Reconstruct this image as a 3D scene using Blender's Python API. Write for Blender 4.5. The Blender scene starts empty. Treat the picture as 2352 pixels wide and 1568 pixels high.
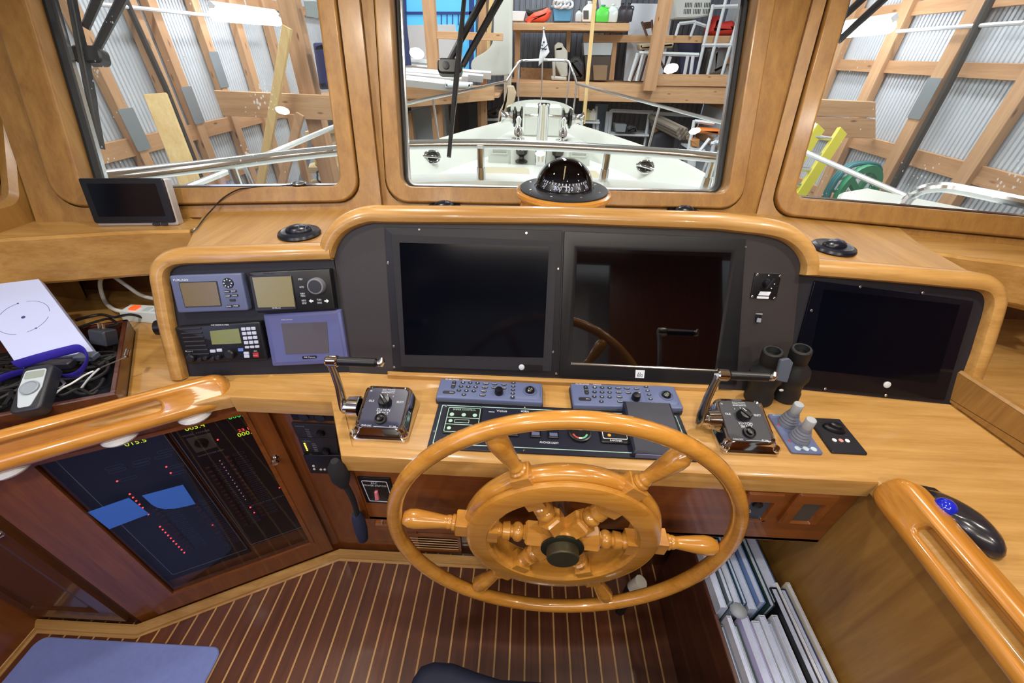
import bpy, bmesh, math, random
from mathutils import Vector as V, Matrix
random.seed(7)
C = bpy.context.scene.collection
sc = bpy.context.scene
PI = math.pi
def rad(d): return math.radians(d)

# ------------------------------------------------------------------ camera
YAW, PITCH, ROLL, FPX = rad(-1.33), rad(36.01), rad(1.71), 914.67
EYE = V((0, 0, 1.6))
_f = V((math.sin(YAW)*math.cos(PITCH), math.cos(YAW)*math.cos(PITCH), -math.sin(PITCH)))
_r = V((math.cos(YAW), -math.sin(YAW), 0)); _u = _r.cross(_f)
CR = _r*math.cos(ROLL) + _u*math.sin(ROLL); CU = -_r*math.sin(ROLL) + _u*math.cos(ROLL); CF = _f
cd = bpy.data.cameras.new('camera'); cam = bpy.data.objects.new('camera', cd); C.objects.link(cam)
m = Matrix.Identity(4)
for i in range(3): m[i][0] = CR[i]; m[i][1] = CU[i]; m[i][2] = -CF[i]; m[i][3] = EYE[i]
cam.matrix_world = m
cd.sensor_width = 36; cd.lens = FPX/2352*36; cd.clip_start = .02; cd.clip_end = 100
sc.camera = cam

# ------------------------------------------------------------------ world, exposure
w = bpy.data.worlds.new('world'); sc.world = w; w.use_nodes = True
bg = w.node_tree.nodes['Background']; bg.inputs[0].default_value = (.62, .74, 1, 1); bg.inputs[1].default_value = .35
sc.view_settings.view_transform = 'Standard'; sc.view_settings.look = 'None'
sc.view_settings.gamma = 1; sc.view_settings.use_curve_mapping = False
sc.view_settings.exposure = 0.0

# ------------------------------------------------------------------ lights of the place
def area(name, loc, aim, sx, sy, watts, col, shape='RECTANGLE', spread=180):
    l = bpy.data.lights.new(name, 'AREA'); l.shape = shape; l.size = sx; l.energy = watts; l.color = col; l.spread = rad(spread)
    if shape in ('RECTANGLE', 'ELLIPSE'): l.size_y = sy
    o = bpy.data.objects.new(name, l); C.objects.link(o); o.location = loc
    o.rotation_euler = (V(aim)-V(loc)).to_track_quat('-Z', 'Y').to_euler(); return o
# shed: extra unseen fluorescent strips above the boat for general light
EXTRA_TUBES = [(-2.1, 2.6), (-2.1, 5.6), (2.5, 2.6), (2.5, 5.6), (.2, 4.3), (.2, 8.0)]
for i, (x, y) in enumerate(EXTRA_TUBES):
    area('extra_shed_light', (x, y, 3.62), (x, y, 0), .3, 2.4, 70, (.93, .97, 1))
# pilothouse: ceiling puck lights (positions read from their reflections in the windshield)
PUCKS = [(-.45, .98), (.73, 1.0), (1.1, .55), (.23, .22), (-.42, -.3), (-.95, .45), (.95, -.4), (-1.1, -.55)]
for i, (x, y) in enumerate(PUCKS):
    area('puck_light', (x, y, 2.035), (x, y, 0), .064, .064, 5.4, (1, .93, .82), 'DISK', 170)
# added ceiling fill behind the viewer, lifts the interior brightness
area('added_fill_light', (.1, -.85, 2.03), (.1, .5, .8), 1.3, .3, 17, (1, .90, .78))
# cool daylight through the open side door, port side aft
area('door_daylight', (-1.52, -.55, 1.25), (0, .2, .7), .7, 1.5, 15, (.40, .55, 1))

# ------------------------------------------------------------------ frames and rays
def ray(x, y): return CF + CR*((x-1176)/FPX) - CU*((y-784)/FPX)
class Fr:
    "a local frame: origin, u (right), v (up) and n = u x v (towards the viewer)"
    def __init__(s, o, u, v):
        s.o = V(o); s.u = V(u).normalized(); s.n = s.u.cross(V(v)).normalized(); s.v = s.n.cross(s.u).normalized()
    def __call__(s, a, b, c=0): return s.o + s.u*a + s.v*b + s.n*c
    def ab(s, x, y, c=0):
        d = ray(x, y); o = s.o + s.n*c; p = EYE + d*((o-EYE).dot(s.n)/d.dot(s.n)) - s.o
        return (p.dot(s.u), p.dot(s.v))
    def pts(s, px, c=0): return [s.ab(x, y, c) for x, y in px]
    def at(s, a, b, c=0, rot=0):
        cu = s.u*math.cos(rot)+s.v*math.sin(rot); cv = -s.u*math.sin(rot)+s.v*math.cos(rot)
        return Fr(s(a, b, c), cu, cv)
def hz(z): return Fr((0, 0, z), (1, 0, 0), (0, 1, 0))
def onz(x, y, z): d = ray(x, y); return EYE + d*((z-EYE.z)/d.z)
def ony(x, y, Y): d = ray(x, y); return EYE + d*(Y/d.y)
def onx(x, y, X): d = ray(x, y); return EYE + d*(X/d.x)

# ------------------------------------------------------------------ 2-D helpers
def rrect(a0, a1, b0, b1, r, n=4):
    out = []
    for cx, cy, t0 in ((a1-r, b0+r, -90), (a1-r, b1-r, 0), (a0+r, b1-r, 90), (a0+r, b0+r, 180)):
        for i in range(n+1):
            t = rad(t0+90*i/n); out.append((cx+r*math.cos(t), cy+r*math.sin(t)))
    return out
def rpoly(pts, r, n=4):
    "round the corners of a polygon (r may be a list)"
    out = []; N = len(pts)
    for i in range(N):
        p = V(pts[i]).to_2d() if len(pts[i]) > 2 else V(pts[i]); a = V(pts[i-1]); b = V(pts[(i+1) % N])
        rr = r[i] if isinstance(r, (list, tuple)) else r
        if rr <= 0: out.append(tuple(p)); continue
        da = (a-p); db = (b-p); la, lb = da.length, db.length; da.normalize(); db.normalize()
        ang = math.acos(max(-1, min(1, da.dot(db)))); t = min(rr/max(math.tan(ang/2), .05), la*.49, lb*.49)
        p0 = p+da*t; p1 = p+db*t
        for k in range(n+1):
            s = k/n; q = p0*(1-s)**2 + p*2*s*(1-s) + p1*s*s; out.append((q.x, q.y))
    return out
def circ(a, b, r, n=20, ry=None, t0=0):
    return [(a+r*math.cos(t0+2*PI*i/n), b+(ry or r)*math.sin(t0+2*PI*i/n)) for i in range(n)]
def ccw(p):
    s = sum(p[i-1][0]*p[i][1]-p[i][0]*p[i-1][1] for i in range(len(p)))
    return p if s > 0 else p[::-1]
def inset(p, d):
    out = []; N = len(p)
    for i in range(N):
        a, q, b = V(p[i-1]), V(p[i]), V(p[(i+1) % N])
        e1 = (q-a); e2 = (b-q)
        if e1.length < 1e-9: e1 = e2
        if e2.length < 1e-9: e2 = e1
        e1.normalize(); e2.normalize(); n1 = V((-e1.y, e1.x)); n2 = V((-e2.y, e2.x)); m_ = n1+n2
        if m_.length < 1e-6: m_ = n1
        m_.normalize(); k = d/max(.4, m_.dot(n1)); out.append((q.x+m_.x*k, q.y+m_.y*k))
    return out
def spline(pts, n=8, closed=False):
    P = [V(p) for p in pts]; N = len(P); out = []
    for i in range(N if closed else N-1):
        g = (lambda k: P[k % N]) if closed else (lambda k: P[max(0, min(N-1, k))])
        p0, p1, p2, p3 = g(i-1), g(i), g(i+1), g(i+2)
        for k in range(n):
            t = k/n
            out.append(.5*((2*p1)+(p2-p0)*t+(2*p0-5*p1+4*p2-p3)*t*t+(3*p1-p0-3*p2+p3)*t**3))
    if not closed: out.append(P[-1].copy())
    return out

# ------------------------------------------------------------------ mesh builder
LOC = {}
class MB:
    def __init__(s): s.bm = bmesh.new(); s.mi = 0
    def face(s, vs):
        try: f = s.bm.faces.new(vs); f.material_index = s.mi; return f
        except ValueError: return None
    def loft(s, rings, closed=True, cap0=True, cap1=True, loop=False):
        R = [[s.bm.verts.new(p) for p in r] for r in rings]
        n = len(R[0])
        for i in range(len(R)-(0 if loop else 1)):
            a, b = R[i], R[(i+1) % len(R)]
            for k in range(n if closed else n-1):
                q = [a[k], a[(k+1) % n], b[(k+1) % n], b[k]]; s.face(q)
        if not loop and closed:
            if cap0: s.face(R[0][::-1])
            if cap1: s.face(R[-1])
        return s
    def plate(s, F, pts, c0, c1, ch=0, cap0=True, steps=1):
        p = ccw(list(pts)); rings = [[F(a, b, c0) for a, b in p]]
        if ch:
            for k in range(steps+1):
                t = PI/2*k/steps
                q = inset(p, ch*(1-math.cos(t))) if k else p
                rings.append([F(a, b, c1-ch+ch*math.sin(t)) for a, b in q])
        else: rings.append([F(a, b, c1) for a, b in p])
        return s.loft(rings, True, cap0, True)
    def box(s, F, a0, a1, b0, b1, c0, c1, ch=0): return s.plate(F, [(a0, b0), (a1, b0), (a1, b1), (a0, b1)], c0, c1, ch)
    def ring(s, F, outer, inner, c0, c1, c1i=None):
        "flat ring between two loops with the same count, thickness c0..c1"
        c1i = c1 if c1i is None else c1i
        A = [[F(a, b, c0) for a, b in outer], [F(a, b, c1) for a, b in outer], [F(a, b, c1i) for a, b in inner], [F(a, b, c0) for a, b in inner]]
        return s.loft(A, True, loop=True)
    def tube(s, pts, r, n=8, closed=False, sq=None):
        P = [V(p) for p in pts]; N = len(P); rings = []
        T = []
        for i in range(N):
            if closed: t = P[(i+1) % N]-P[i-1]
            else: t = P[min(i+1, N-1)]-P[max(i-1, 0)]
            T.append(t.normalized() if t.length > 1e-9 else V((0, 0, 1)))
        up = V((0, 0, 1)) if abs(T[0].z) < .9 else V((0, 1, 0))
        nr = (up-T[0]*up.dot(T[0])).normalized()
        for i in range(N):
            nr = (nr-T[i]*nr.dot(T[i]))
            nr = nr.normalized() if nr.length > 1e-6 else T[i].orthogonal().normalized()
            bn = T[i].cross(nr); rr = r[i] if isinstance(r, (list, tuple)) else r
            k2 = sq or 1
            rings.append([P[i]+nr*(rr*math.cos(2*PI*k/n))+bn*(rr*k2*math.sin(2*PI*k/n)) for k in range(n)])
        return s.loft(rings, True, loop=closed)
    def cyl(s, p0, p1, r0, r1=None, n=12): return s.tube([p0, p1], [r0, r0 if r1 is None else r1], n)
    def lathe(s, F, prof, n=24, a=0, b=0, sx=1):
        "profile [(radius, height along F.n)]"
        return s.loft([[F(a+r*sx*math.cos(2*PI*k/n), b+r*math.sin(2*PI*k/n), h) for k in range(n)] for r, h in prof], True)
    def sph(s, c, r, n=14, m_=9, F=None):
        rx, ry, rz = r if isinstance(r, (tuple, list)) else (r, r, r)
        F = F or Fr(c, (1, 0, 0), (0, 1, 0))
        if F.o != V(c): F = Fr(c, F.u, F.v)
        return s.loft([[F(rx*math.sin(t)*math.cos(2*PI*k/n), ry*math.sin(t)*math.sin(2*PI*k/n), -rz*math.cos(t)) for k in range(n)]
                       for t in [PI*(.02+.96*i/m_) for i in range(m_+1)]], True)
    def sweep(s, F, path, prof, closed=False, cap=True):
        "profile [(t, c)]: t to the left of the path inside F, c along F.n"
        P = [V(p) for p in path]; N = len(P); rings = []
        for i in range(N):
            if closed: e1 = P[i]-P[i-1]; e2 = P[(i+1) % N]-P[i]
            else: e1 = P[i]-P[i-1] if i else P[1]-P[0]; e2 = P[i+1]-P[i] if i < N-1 else P[i]-P[i-1]
            e1.normalize(); e2.normalize(); n1 = V((-e1.y, e1.x)); n2 = V((-e2.y, e2.x)); m_ = (n1+n2).normalized(); k = 1/max(.5, m_.dot(n1))
            rings.append([F(P[i].x+m_.x*t*k, P[i].y+m_.y*t*k, c) for t, c in prof])
        return s.loft(rings, True, cap, cap, loop=closed)
    def quad(s, *ps): s.face([s.bm.verts.new(p) for p in ps]); return s
    def text(s, F, txt, a, b, h, c=0, w=None, al='CENTER'):
        cu = bpy.data.curves.new('t', 'FONT'); cu.body = txt; cu.size = h/.7; cu.resolution_u = 2; cu.align_x = al
        ob = bpy.data.objects.new('t', cu); C.objects.link(ob); bpy.context.view_layer.update()
        me = bpy.data.meshes.new_from_object(ob.evaluated_get(bpy.context.evaluated_depsgraph_get()))
        bpy.data.objects.remove(ob); bpy.data.curves.remove(cu)
        xs = [v.co.x for v in me.vertices]
        if xs:
            k = w/max(max(xs)-min(xs), 1e-6) if w else 1
            vs = [s.bm.verts.new(F(a+v.co.x*k, b+v.co.y-h/2, c)) for v in me.vertices]
            for p in me.polygons: s.face([vs[i] for i in p.vertices])
        bpy.data.meshes.remove(me); return s
    def build(s, name, mats, parent=None, label=None, cat=None, group=None, kind=None, ang=35, each=False):
        mats = mats if isinstance(mats, (list, tuple)) else [mats]
        if each:
            s.bm.verts.ensure_lookup_table(); s.bm.verts.index_update(); seen = set(); last = None
            for v0 in s.bm.verts:
                if v0.index in seen: continue
                st = [v0]; isl = []; seen.add(v0.index)
                while st:
                    v = st.pop(); isl.append(v)
                    for e in v.link_edges:
                        q = e.other_vert(v)
                        if q.index not in seen: seen.add(q.index); st.append(q)
                nb = MB(); mp = {v: nb.bm.verts.new(v.co) for v in isl}
                for f in {f for v in isl for f in v.link_faces}: nb.mi = f.material_index; nb.face([mp[v] for v in f.verts])
                last = nb.build(name, mats, parent, label, cat, group, kind, ang)
            s.bm.free(); return last
        bmesh.ops.recalc_face_normals(s.bm, faces=s.bm.faces[:])
        me = bpy.data.meshes.new(name)
        if parent is not None: L = LOC[parent.name]
        else:
            co = [v.co for v in s.bm.verts]; L = V(((min(c.x for c in co)+max(c.x for c in co))/2, (min(c.y for c in co)+max(c.y for c in co))/2, min(c.z for c in co)))
        for v in s.bm.verts: v.co -= L
        s.bm.to_mesh(me); s.bm.free()
        for m_ in mats: me.materials.append(m_)
        me.polygons.foreach_set('use_smooth', [True]*len(me.polygons)); me.set_sharp_from_angle(angle=rad(ang))
        o = bpy.data.objects.new(name, me); C.objects.link(o)
        LOC[o.name] = V(L)
        if parent is not None: o.parent = parent
        else: o.location = L
        tag(o, label, cat, group, kind); return o
def tag(o, label=None, cat=None, group=None, kind=None):
    if label: o['label'] = label
    if cat: o['category'] = cat
    if group: o['group'] = group
    if kind: o['kind'] = kind
    return o
def thing(name, loc, label, cat, group=None):
    o = bpy.data.objects.new(name, None); C.objects.link(o); o.location = loc; o.empty_display_size = .05; LOC[o.name] = V(loc)
    return tag(o, label, cat, group)
def struct(name, mb, mats, parent=None): return mb.build(name, mats, parent, kind='structure')

# ------------------------------------------------------------------ materials
def srgb(h):
    if isinstance(h, str): h = tuple(int(h[i:i+2], 16)/255 for i in (0, 2, 4))
    return tuple(c/12.92 if c <= .04045 else ((c+.055)/1.055)**2.4 for c in h) + (1,)
def mat(name, col, rough=.5, metal=0, coat=0, spec=.5, bump=0, bscale=200, var=0, vscale=30, emit=0, sheen=0):
    m_ = bpy.data.materials.new(name); m_.use_nodes = True; nt = m_.node_tree; b = nt.nodes['Principled BSDF']
    c = srgb(col); b.inputs['Base Color'].default_value = c; b.inputs['Roughness'].default_value = rough
    b.inputs['Metallic'].default_value = metal; b.inputs['Coat Weight'].default_value = coat; b.inputs['Coat Roughness'].default_value = .06
    b.inputs['Specular IOR Level'].default_value = spec; b.inputs['Sheen Weight'].default_value = sheen
    if emit: b.inputs['Emission Color'].default_value = c; b.inputs['Emission Strength'].default_value = emit
    tc = nt.nodes.new('ShaderNodeTexCoord')
    if var:
        nz = nt.nodes.new('ShaderNodeTexNoise'); nz.inputs['Scale'].default_value = vscale; nz.inputs['Detail'].default_value = 4
        nt.links.new(tc.outputs['Object'], nz.inputs['Vector'])
        mx = nt.nodes.new('ShaderNodeMix'); mx.data_type = 'RGBA'
        mx.inputs['A'].default_value = tuple(max(0, x*(1-var)) for x in c[:3])+(1,); mx.inputs['B'].default_value = tuple(min(1, x*(1+var)) for x in c[:3])+(1,)
        nt.links.new(nz.outputs['Fac'], mx.inputs['Factor']); nt.links.new(mx.outputs['Result'], b.inputs['Base Color'])
    if bump:
        nz = nt.nodes.new('ShaderNodeTexNoise'); nz.inputs['Scale'].default_value = bscale; nt.links.new(tc.outputs['Object'], nz.inputs['Vector'])
        bp = nt.nodes.new('ShaderNodeBump'); bp.inputs['Strength'].default_value = bump; bp.inputs['Distance'].default_value = .002
        nt.links.new(nz.outputs['Fac'], bp.inputs['Height']); nt.links.new(bp.outputs['Normal'], b.inputs['Normal'])
    return m_
def wood(name, c0, c1, g=(1, 0, 0), coat=.5, rough=.35, scale=1, knots=False, crough=.08):
    m_ = bpy.data.materials.new(name); m_.use_nodes = True; nt = m_.node_tree; b = nt.nodes['Principled BSDF']
    tc = nt.nodes.new('ShaderNodeTexCoord'); mp = nt.nodes.new('ShaderNodeMapping'); m2 = nt.nodes.new('ShaderNodeMapping')
    mp.inputs['Rotation'].default_value = V(g).normalized().rotation_difference(V((1, 0, 0))).to_euler()
    m2.inputs['Scale'].default_value = (2.2*scale, 34*scale, 34*scale)
    nz = nt.nodes.new('ShaderNodeTexNoise'); nz.inputs['Scale'].default_value = 1; nz.inputs['Detail'].default_value = 5; nz.inputs['Distortion'].default_value = .6
    n2 = nt.nodes.new('ShaderNodeTexNoise'); n2.inputs['Scale'].default_value = 5; n2.inputs['Detail'].default_value = 6; n2.inputs['Roughness'].default_value = .7
    L = nt.links.new
    L(tc.outputs['Object'], mp.inputs['Vector']); L(mp.outputs['Vector'], m2.inputs['Vector']); L(m2.outputs['Vector'], nz.inputs['Vector']); L(m2.outputs['Vector'], n2.inputs['Vector'])
    ad = nt.nodes.new('ShaderNodeMix'); ad.inputs['Factor'].default_value = .4; L(nz.outputs['Fac'], ad.inputs['A']); L(n2.outputs['Fac'], ad.inputs['B'])
    rp = nt.nodes.new('ShaderNodeValToRGB'); rp.color_ramp.elements[0].position = .36; rp.color_ramp.elements[1].position = .66
    rp.color_ramp.elements[0].color = srgb(c0); rp.color_ramp.elements[1].color = srgb(c1)
    L(ad.outputs['Result'], rp.inputs['Fac']); out = rp.outputs['Color']
    if knots:
        m3 = nt.nodes.new('ShaderNodeMapping'); m3.inputs['Scale'].default_value = (1.6, 5, 5); L(mp.outputs['Vector'], m3.inputs['Vector'])
        vo = nt.nodes.new('ShaderNodeTexVoronoi'); vo.inputs['Scale'].default_value = 1.5; L(m3.outputs['Vector'], vo.inputs['Vector'])
        r2 = nt.nodes.new('ShaderNodeValToRGB'); r2.color_ramp.elements[0].position = .03; r2.color_ramp.elements[1].position = .1
        r2.color_ramp.elements[0].color = srgb('6b4424'); r2.color_ramp.elements[1].color = (1, 1, 1, 1); L(vo.outputs['Distance'], r2.inputs['Fac'])
        mu = nt.nodes.new('ShaderNodeMix'); mu.data_type = 'RGBA'; mu.blend_type = 'MULTIPLY'; mu.inputs['Factor'].default_value = .8
        L(out, mu.inputs['A']); L(r2.outputs['Color'], mu.inputs['B']); out = mu.outputs['Result']
    L(out, b.inputs['Base Color']); b.inputs['Roughness'].default_value = rough
    b.inputs['Coat Weight'].default_value = coat; b.inputs['Coat Roughness'].default_value = crough
    return m_
def glass(name, tint=(1, 1, 1), ior=1.45, spots=False, haze=0):
    m_ = bpy.data.materials.new(name); m_.use_nodes = True; nt = m_.node_tree; nt.nodes.clear(); L = nt.links.new
    o = nt.nodes.new('ShaderNodeOutputMaterial'); tr = nt.nodes.new('ShaderNodeBsdfTransparent'); tr.inputs[0].default_value = (*tint, 1)
    gl = nt.nodes.new('ShaderNodeBsdfGlossy'); gl.inputs['Roughness'].default_value = .0
    lw = nt.nodes.new('ShaderNodeLayerWeight'); lw.inputs['Blend'].default_value = .5; f0 = ((ior-1)/(ior+1))**2
    pw = nt.nodes.new('ShaderNodeMath'); pw.operation = 'POWER'; pw.inputs[1].default_value = 5; L(lw.outputs['Facing'], pw.inputs[0])
    fr = nt.nodes.new('ShaderNodeMath'); fr.operation = 'MULTIPLY_ADD'; fr.inputs[1].default_value = 1-f0; fr.inputs[2].default_value = f0; L(pw.outputs[0], fr.inputs[0])
    mx = nt.nodes.new('ShaderNodeMixShader'); L(fr.outputs[0], mx.inputs[0]); L(tr.outputs[0], mx.inputs[1]); L(gl.outputs[0], mx.inputs[2]); out = mx.outputs[0]
    if spots:
        tc = nt.nodes.new('ShaderNodeTexCoord'); mp = nt.nodes.new('ShaderNodeMapping'); mp.inputs['Scale'].default_value = (1, 1, .55); L(tc.outputs['Object'], mp.inputs['Vector'])
        vo = nt.nodes.new('ShaderNodeTexVoronoi'); vo.inputs['Scale'].default_value = 95; L(mp.outputs['Vector'], vo.inputs['Vector'])
        nz = nt.nodes.new('ShaderNodeTexNoise'); nz.inputs['Scale'].default_value = 7; L(tc.outputs['Object'], nz.inputs['Vector'])
        r1 = nt.nodes.new('ShaderNodeMapRange'); r1.inputs[1].default_value = .52; r1.inputs[2].default_value = .7; r1.inputs[3].default_value = 0; r1.inputs[4].default_value = .3; L(nz.outputs['Fac'], r1.inputs[0])
        lt = nt.nodes.new('ShaderNodeMath'); lt.operation = 'LESS_THAN'; L(vo.outputs['Distance'], lt.inputs[0]); L(r1.outputs[0], lt.inputs[1])
        df = nt.nodes.new('ShaderNodeBsdfTranslucent'); df.inputs[0].default_value = (.85, .88, .92, 1)
        sc_ = nt.nodes.new('ShaderNodeMath'); sc_.operation = 'MULTIPLY_ADD'; sc_.inputs[1].default_value = .5; sc_.inputs[2].default_value = haze; L(lt.outputs[0], sc_.inputs[0])
        m2 = nt.nodes.new('ShaderNodeMixShader'); L(sc_.outputs[0], m2.inputs[0]); L(out, m2.inputs[1]); L(df.outputs[0], m2.inputs[2]); out = m2.outputs[0]
    L(out, o.inputs[0]); return m_

TEAK = wood('varnished_teak', 'a2763a', 'c2985a', (1, 0, 0))
TEAKY = wood('varnished_teak_fore_and_aft', '946a30', 'b1884a', (0, 1, 0), coat=.22, rough=.42, crough=.2)
TEAKZ = wood('varnished_teak_upright', '865e2c', 'a0783c', (0, 0, 1), coat=.22, rough=.45, crough=.2)
TEAKD = wood('varnished_teak_diagonal', 'a5691f', 'c48a3a', (.9, .43, 0))
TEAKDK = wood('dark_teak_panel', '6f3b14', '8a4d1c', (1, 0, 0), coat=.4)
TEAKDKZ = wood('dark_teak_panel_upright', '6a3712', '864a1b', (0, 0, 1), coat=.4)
WHEELW = wood('golden_varnished_wheel_wood', 'ad7226', 'cc923f', (1, 0, 0), coat=1, rough=.25, scale=.8, crough=.04)
MAHOG = wood('dark_mahogany', '3a1c10', '55291a', (0, 1, 0), coat=.3)
BLACKM = mat('satin_black_panel', '1e1e26', .45, spec=.4, bump=.15, bscale=900)
BLACKP = mat('black_plastic', '101116', .35)
BLACKG = mat('gloss_black_glass', '030306', .02, spec=1, coat=1)
SCRN = mat('dark_screen', '03060f', .14, spec=.25)
RUBBER = mat('black_rubber', '0d0e12', .6)
CHROME = mat('chrome', 'd8d8d8', .06, 1)
STEEL = mat('polished_stainless', 'dcdfe2', .2, 1)
WHITE = mat('white_plastic', 'e4e6ea', .35)
LETTER = mat('white_lettering', 'dfe6f2', .5)
GREYP = mat('slate_grey_plastic', '5a6488', .45)
GREYK = mat('blue_grey_plastic', '5d688f', .5, bump=.1, bscale=800)
# ================================================================== SETTING
def floor_mat():
    m_ = wood('teak_and_holly_sole', '4a2414', '65361d', (0, 1, 0), coat=.35, rough=.4, crough=.12)
    nt = m_.node_tree; L = nt.links.new; b = nt.nodes['Principled BSDF']; src = b.inputs['Base Color'].links[0].from_socket
    tc = nt.nodes.new('ShaderNodeNewGeometry'); sp = nt.nodes.new('ShaderNodeSeparateXYZ'); L(tc.outputs['Position'], sp.inputs[0])
    def mth(op, a, v=None):
        n = nt.nodes.new('ShaderNodeMath'); n.operation = op; L(a, n.inputs[0])
        if v is not None: n.inputs[1].default_value = v
        return n.outputs[0]
    fr = mth('FRACT', mth('DIVIDE', mth('ADD', sp.outputs['X'], 5*.0492*20+.0885), .0492))
    ln = mth('LESS_THAN', fr, .115)
    mx = nt.nodes.new('ShaderNodeMix'); mx.data_type = 'RGBA'; L(ln, mx.inputs['Factor']); L(src, mx.inputs['A']); mx.inputs['B'].default_value = srgb('b98f58')
    # plank to plank variation
    fl = mth('FLOOR', mth('DIVIDE', mth('ADD', sp.outputs['X'], 5*.0492*20+.0885), .0492))
    wn = nt.nodes.new('ShaderNodeTexWhiteNoise'); wn.noise_dimensions = '1D'; L(fl, wn.inputs['W'])
    hs = nt.nodes.new('ShaderNodeHueSaturation'); L(mth('MULTIPLY_ADD', wn.outputs['Value'], .35), hs.inputs['Value'])
    hs.inputs['Value'].links[0].from_node.inputs[2].default_value = .82
    L(mx.outputs['Result'], hs.inputs['Color']); L(hs.outputs['Color'], b.inputs['Base Color']); return m_
FLOORM = floor_mat()
HOLLY = wood('holly_trim', 'a57a45', 'c39a62', (1, 0, 0))
CEILM = mat('cream_headliner', 'cfc8ba', .8)
WINDOWG = glass('window_glass', (.97, .985, .98))
WINDOWW = glass('rain_spotted_window_glass', (.96, .98, .98), spots=True, haze=.035)

struct('floor', MB().plate(hz(-.04), [(-1.75, -1.5), (1.4, -1.5), (1.4, 1.0), (-1.75, 1.0)], 0, .04), FLOORM)
struct('ceiling', MB().plate(hz(2.05), [(-1.9, -1.6), (1.9, -1.6), (1.9, 1.3), (.9, 1.72), (-.55, 1.66), (-1.9, 1.3)], 0, .05), CEILM)

LEAN = rad(20.3)
def wall_frame(p, q):
    d = (V(q)-V(p)).normalized(); nf = V((-d.y, d.x, 0)); return Fr((*p, 1.185), (d.x, d.y, 0), nf*math.sin(LEAN)+V((0, 0, math.cos(LEAN))))
WL = wall_frame((-1.267, 1.121), (-.629, 1.236)); WC = wall_frame((-.428, 1.296), (.703, 1.36)); WR = wall_frame((.837, 1.34), (1.495, 1.206))
TOPB = .78
def window(name, wall, F, op, r, margin, wb, gl, spots=False, mr=.07):
    a0, a1, b0, b1 = op; N = 6
    mg = margin; out = rrect(a0-mg[0], a1+mg[1], b0-mg[2], b1+mg[3], mr, N); inn = rrect(a0, a1, b0, b1, r, N)
    g = .004; hole = rrect(a0-mg[0]-g, a1+mg[1]+g, b0-mg[2]-g, b1+mg[3]+g, mr, N); bound = rrect(*wb, .002, N)
    wl = MB().ring(F, bound, hole, -.02, 0); wl.ring(F, rrect(wb[0]+.004, wb[1]-.004, wb[2]+.004, wb[3]-.004, .002, N), inn, -.05, -.021)
    struct(wall, wl, TEAKZ)
    root = thing(name, F((a0+a1)/2, b0), None, None); root['kind'] = 'structure'
    def ri(t): return rrect(a0-t[0], a1+t[1], b0-t[2], b1+t[3], max(r+(mr-r)*min(1, t[2]/mg[2]), .004), N)
    k = lambda s: [x*s for x in mg]
    lev = [(k(1), -.02), (k(1), .005), (k(.985), .009), (k(.95), .0125), (k(.90), .014), (k(.88), .014), (k(.14), .012), (k(.12), .012), (k(.05), .0105), (k(.015), .007), (k(.0), .001), (k(0), -.05)]
    t = MB().loft([[F(a, b, c) for a, b in ri(q)] for q, c in lev], True, False, False); t.build('window_frame', TEAKZ, root, 'varnished teak window surround')
    q = lambda d: rrect(a0+d, a1-d, b0+d, b1-d, max(.004, r-d), N)
    MB().ring(F, q(-.002), q(.007), -.058, -.036).build('gasket', RUBBER, root, 'black rubber window gasket')
    MB().ring(F, q(.003), q(.014), -.072, -.058).build('outer_frame', STEEL, root, 'polished metal outer window frame')
    p = MB(); p.face([p.bm.verts.new(F(a, b, -.06)) for a, b in q(.005)]); p.build('pane', gl, root)
    return root
def opn(F, bl, br, top=TOPB): a0, b0 = F.ab(*bl); a1, b1 = F.ab(*br); return (a0, a1, (b0+b1)/2, top)
oL = opn(WL, (198, 432), (785, 428)); oC = opn(WC, (924, 430), (1668, 440)); oR = list(opn(WR, (1822, 452), (2352, 490))); oR[1] = oR[0]+.70; oR[2] = WR.ab(1900, 459)[1]
aj = lambda F, x, y: F.ab(x, y)[0]
window('window_1', 'wall_front_left', WL, oL, .03, (.085, .052, .048, .06), (aj(WL, 60, 300)-.05, aj(WL, 848, 300)+.012, -.06, .94), WINDOWW)
window('window_2', 'wall_front_center', WC, oC, .035, (.05, .055, .05, .06), (aj(WC, 848, 300)-.02, aj(WC, 1800, 300)+.03, -.06, .94), WINDOWG)
window('window_3', 'wall_front_right', WR, oR, .03, (.055, .055, .06, .06), (aj(WR, 1800, 300)-.014, oR[1]+.48, -.06, .94), WINDOWW)
# port side wall and its window
XW = -1.45
WS = Fr((XW, 0, 1.185), (0, 1, 0), (0, 0, 1))
s_in = [WS.ab(-40, 470), WS.ab(22, 458), WS.ab(-8, 120)]
dv = (V(s_in[2])-V(s_in[1])).normalized()
pin = [(s_in[0][0]-.5, s_in[1][1]), s_in[1], tuple(V(s_in[1])+dv*.72), (s_in[0][0]-.5, (V(s_in[1])+dv*.72).y)]
pout = inset(ccw(pin), -.075); pho = inset(ccw(pin), -.08)
PI_, PO_, PH_ = (rpoly(ccw(p), [.03, .05, .04, .03], 6) for p in (pin, pout, pho))
bnd = rpoly([(-1.6, -.3), (1.10, -.3), (1.42, .88), (-1.6, .88)], .001, 6)
wl = MB().ring(WS, bnd, PH_, -.02, 0); wl.ring(WS, bnd, PI_, -.05, -.021); struct('wall_left', wl, TEAKZ)
root = thing('window_4', WS(*pin[0]), None, None); root['kind'] = 'structure'
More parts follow.
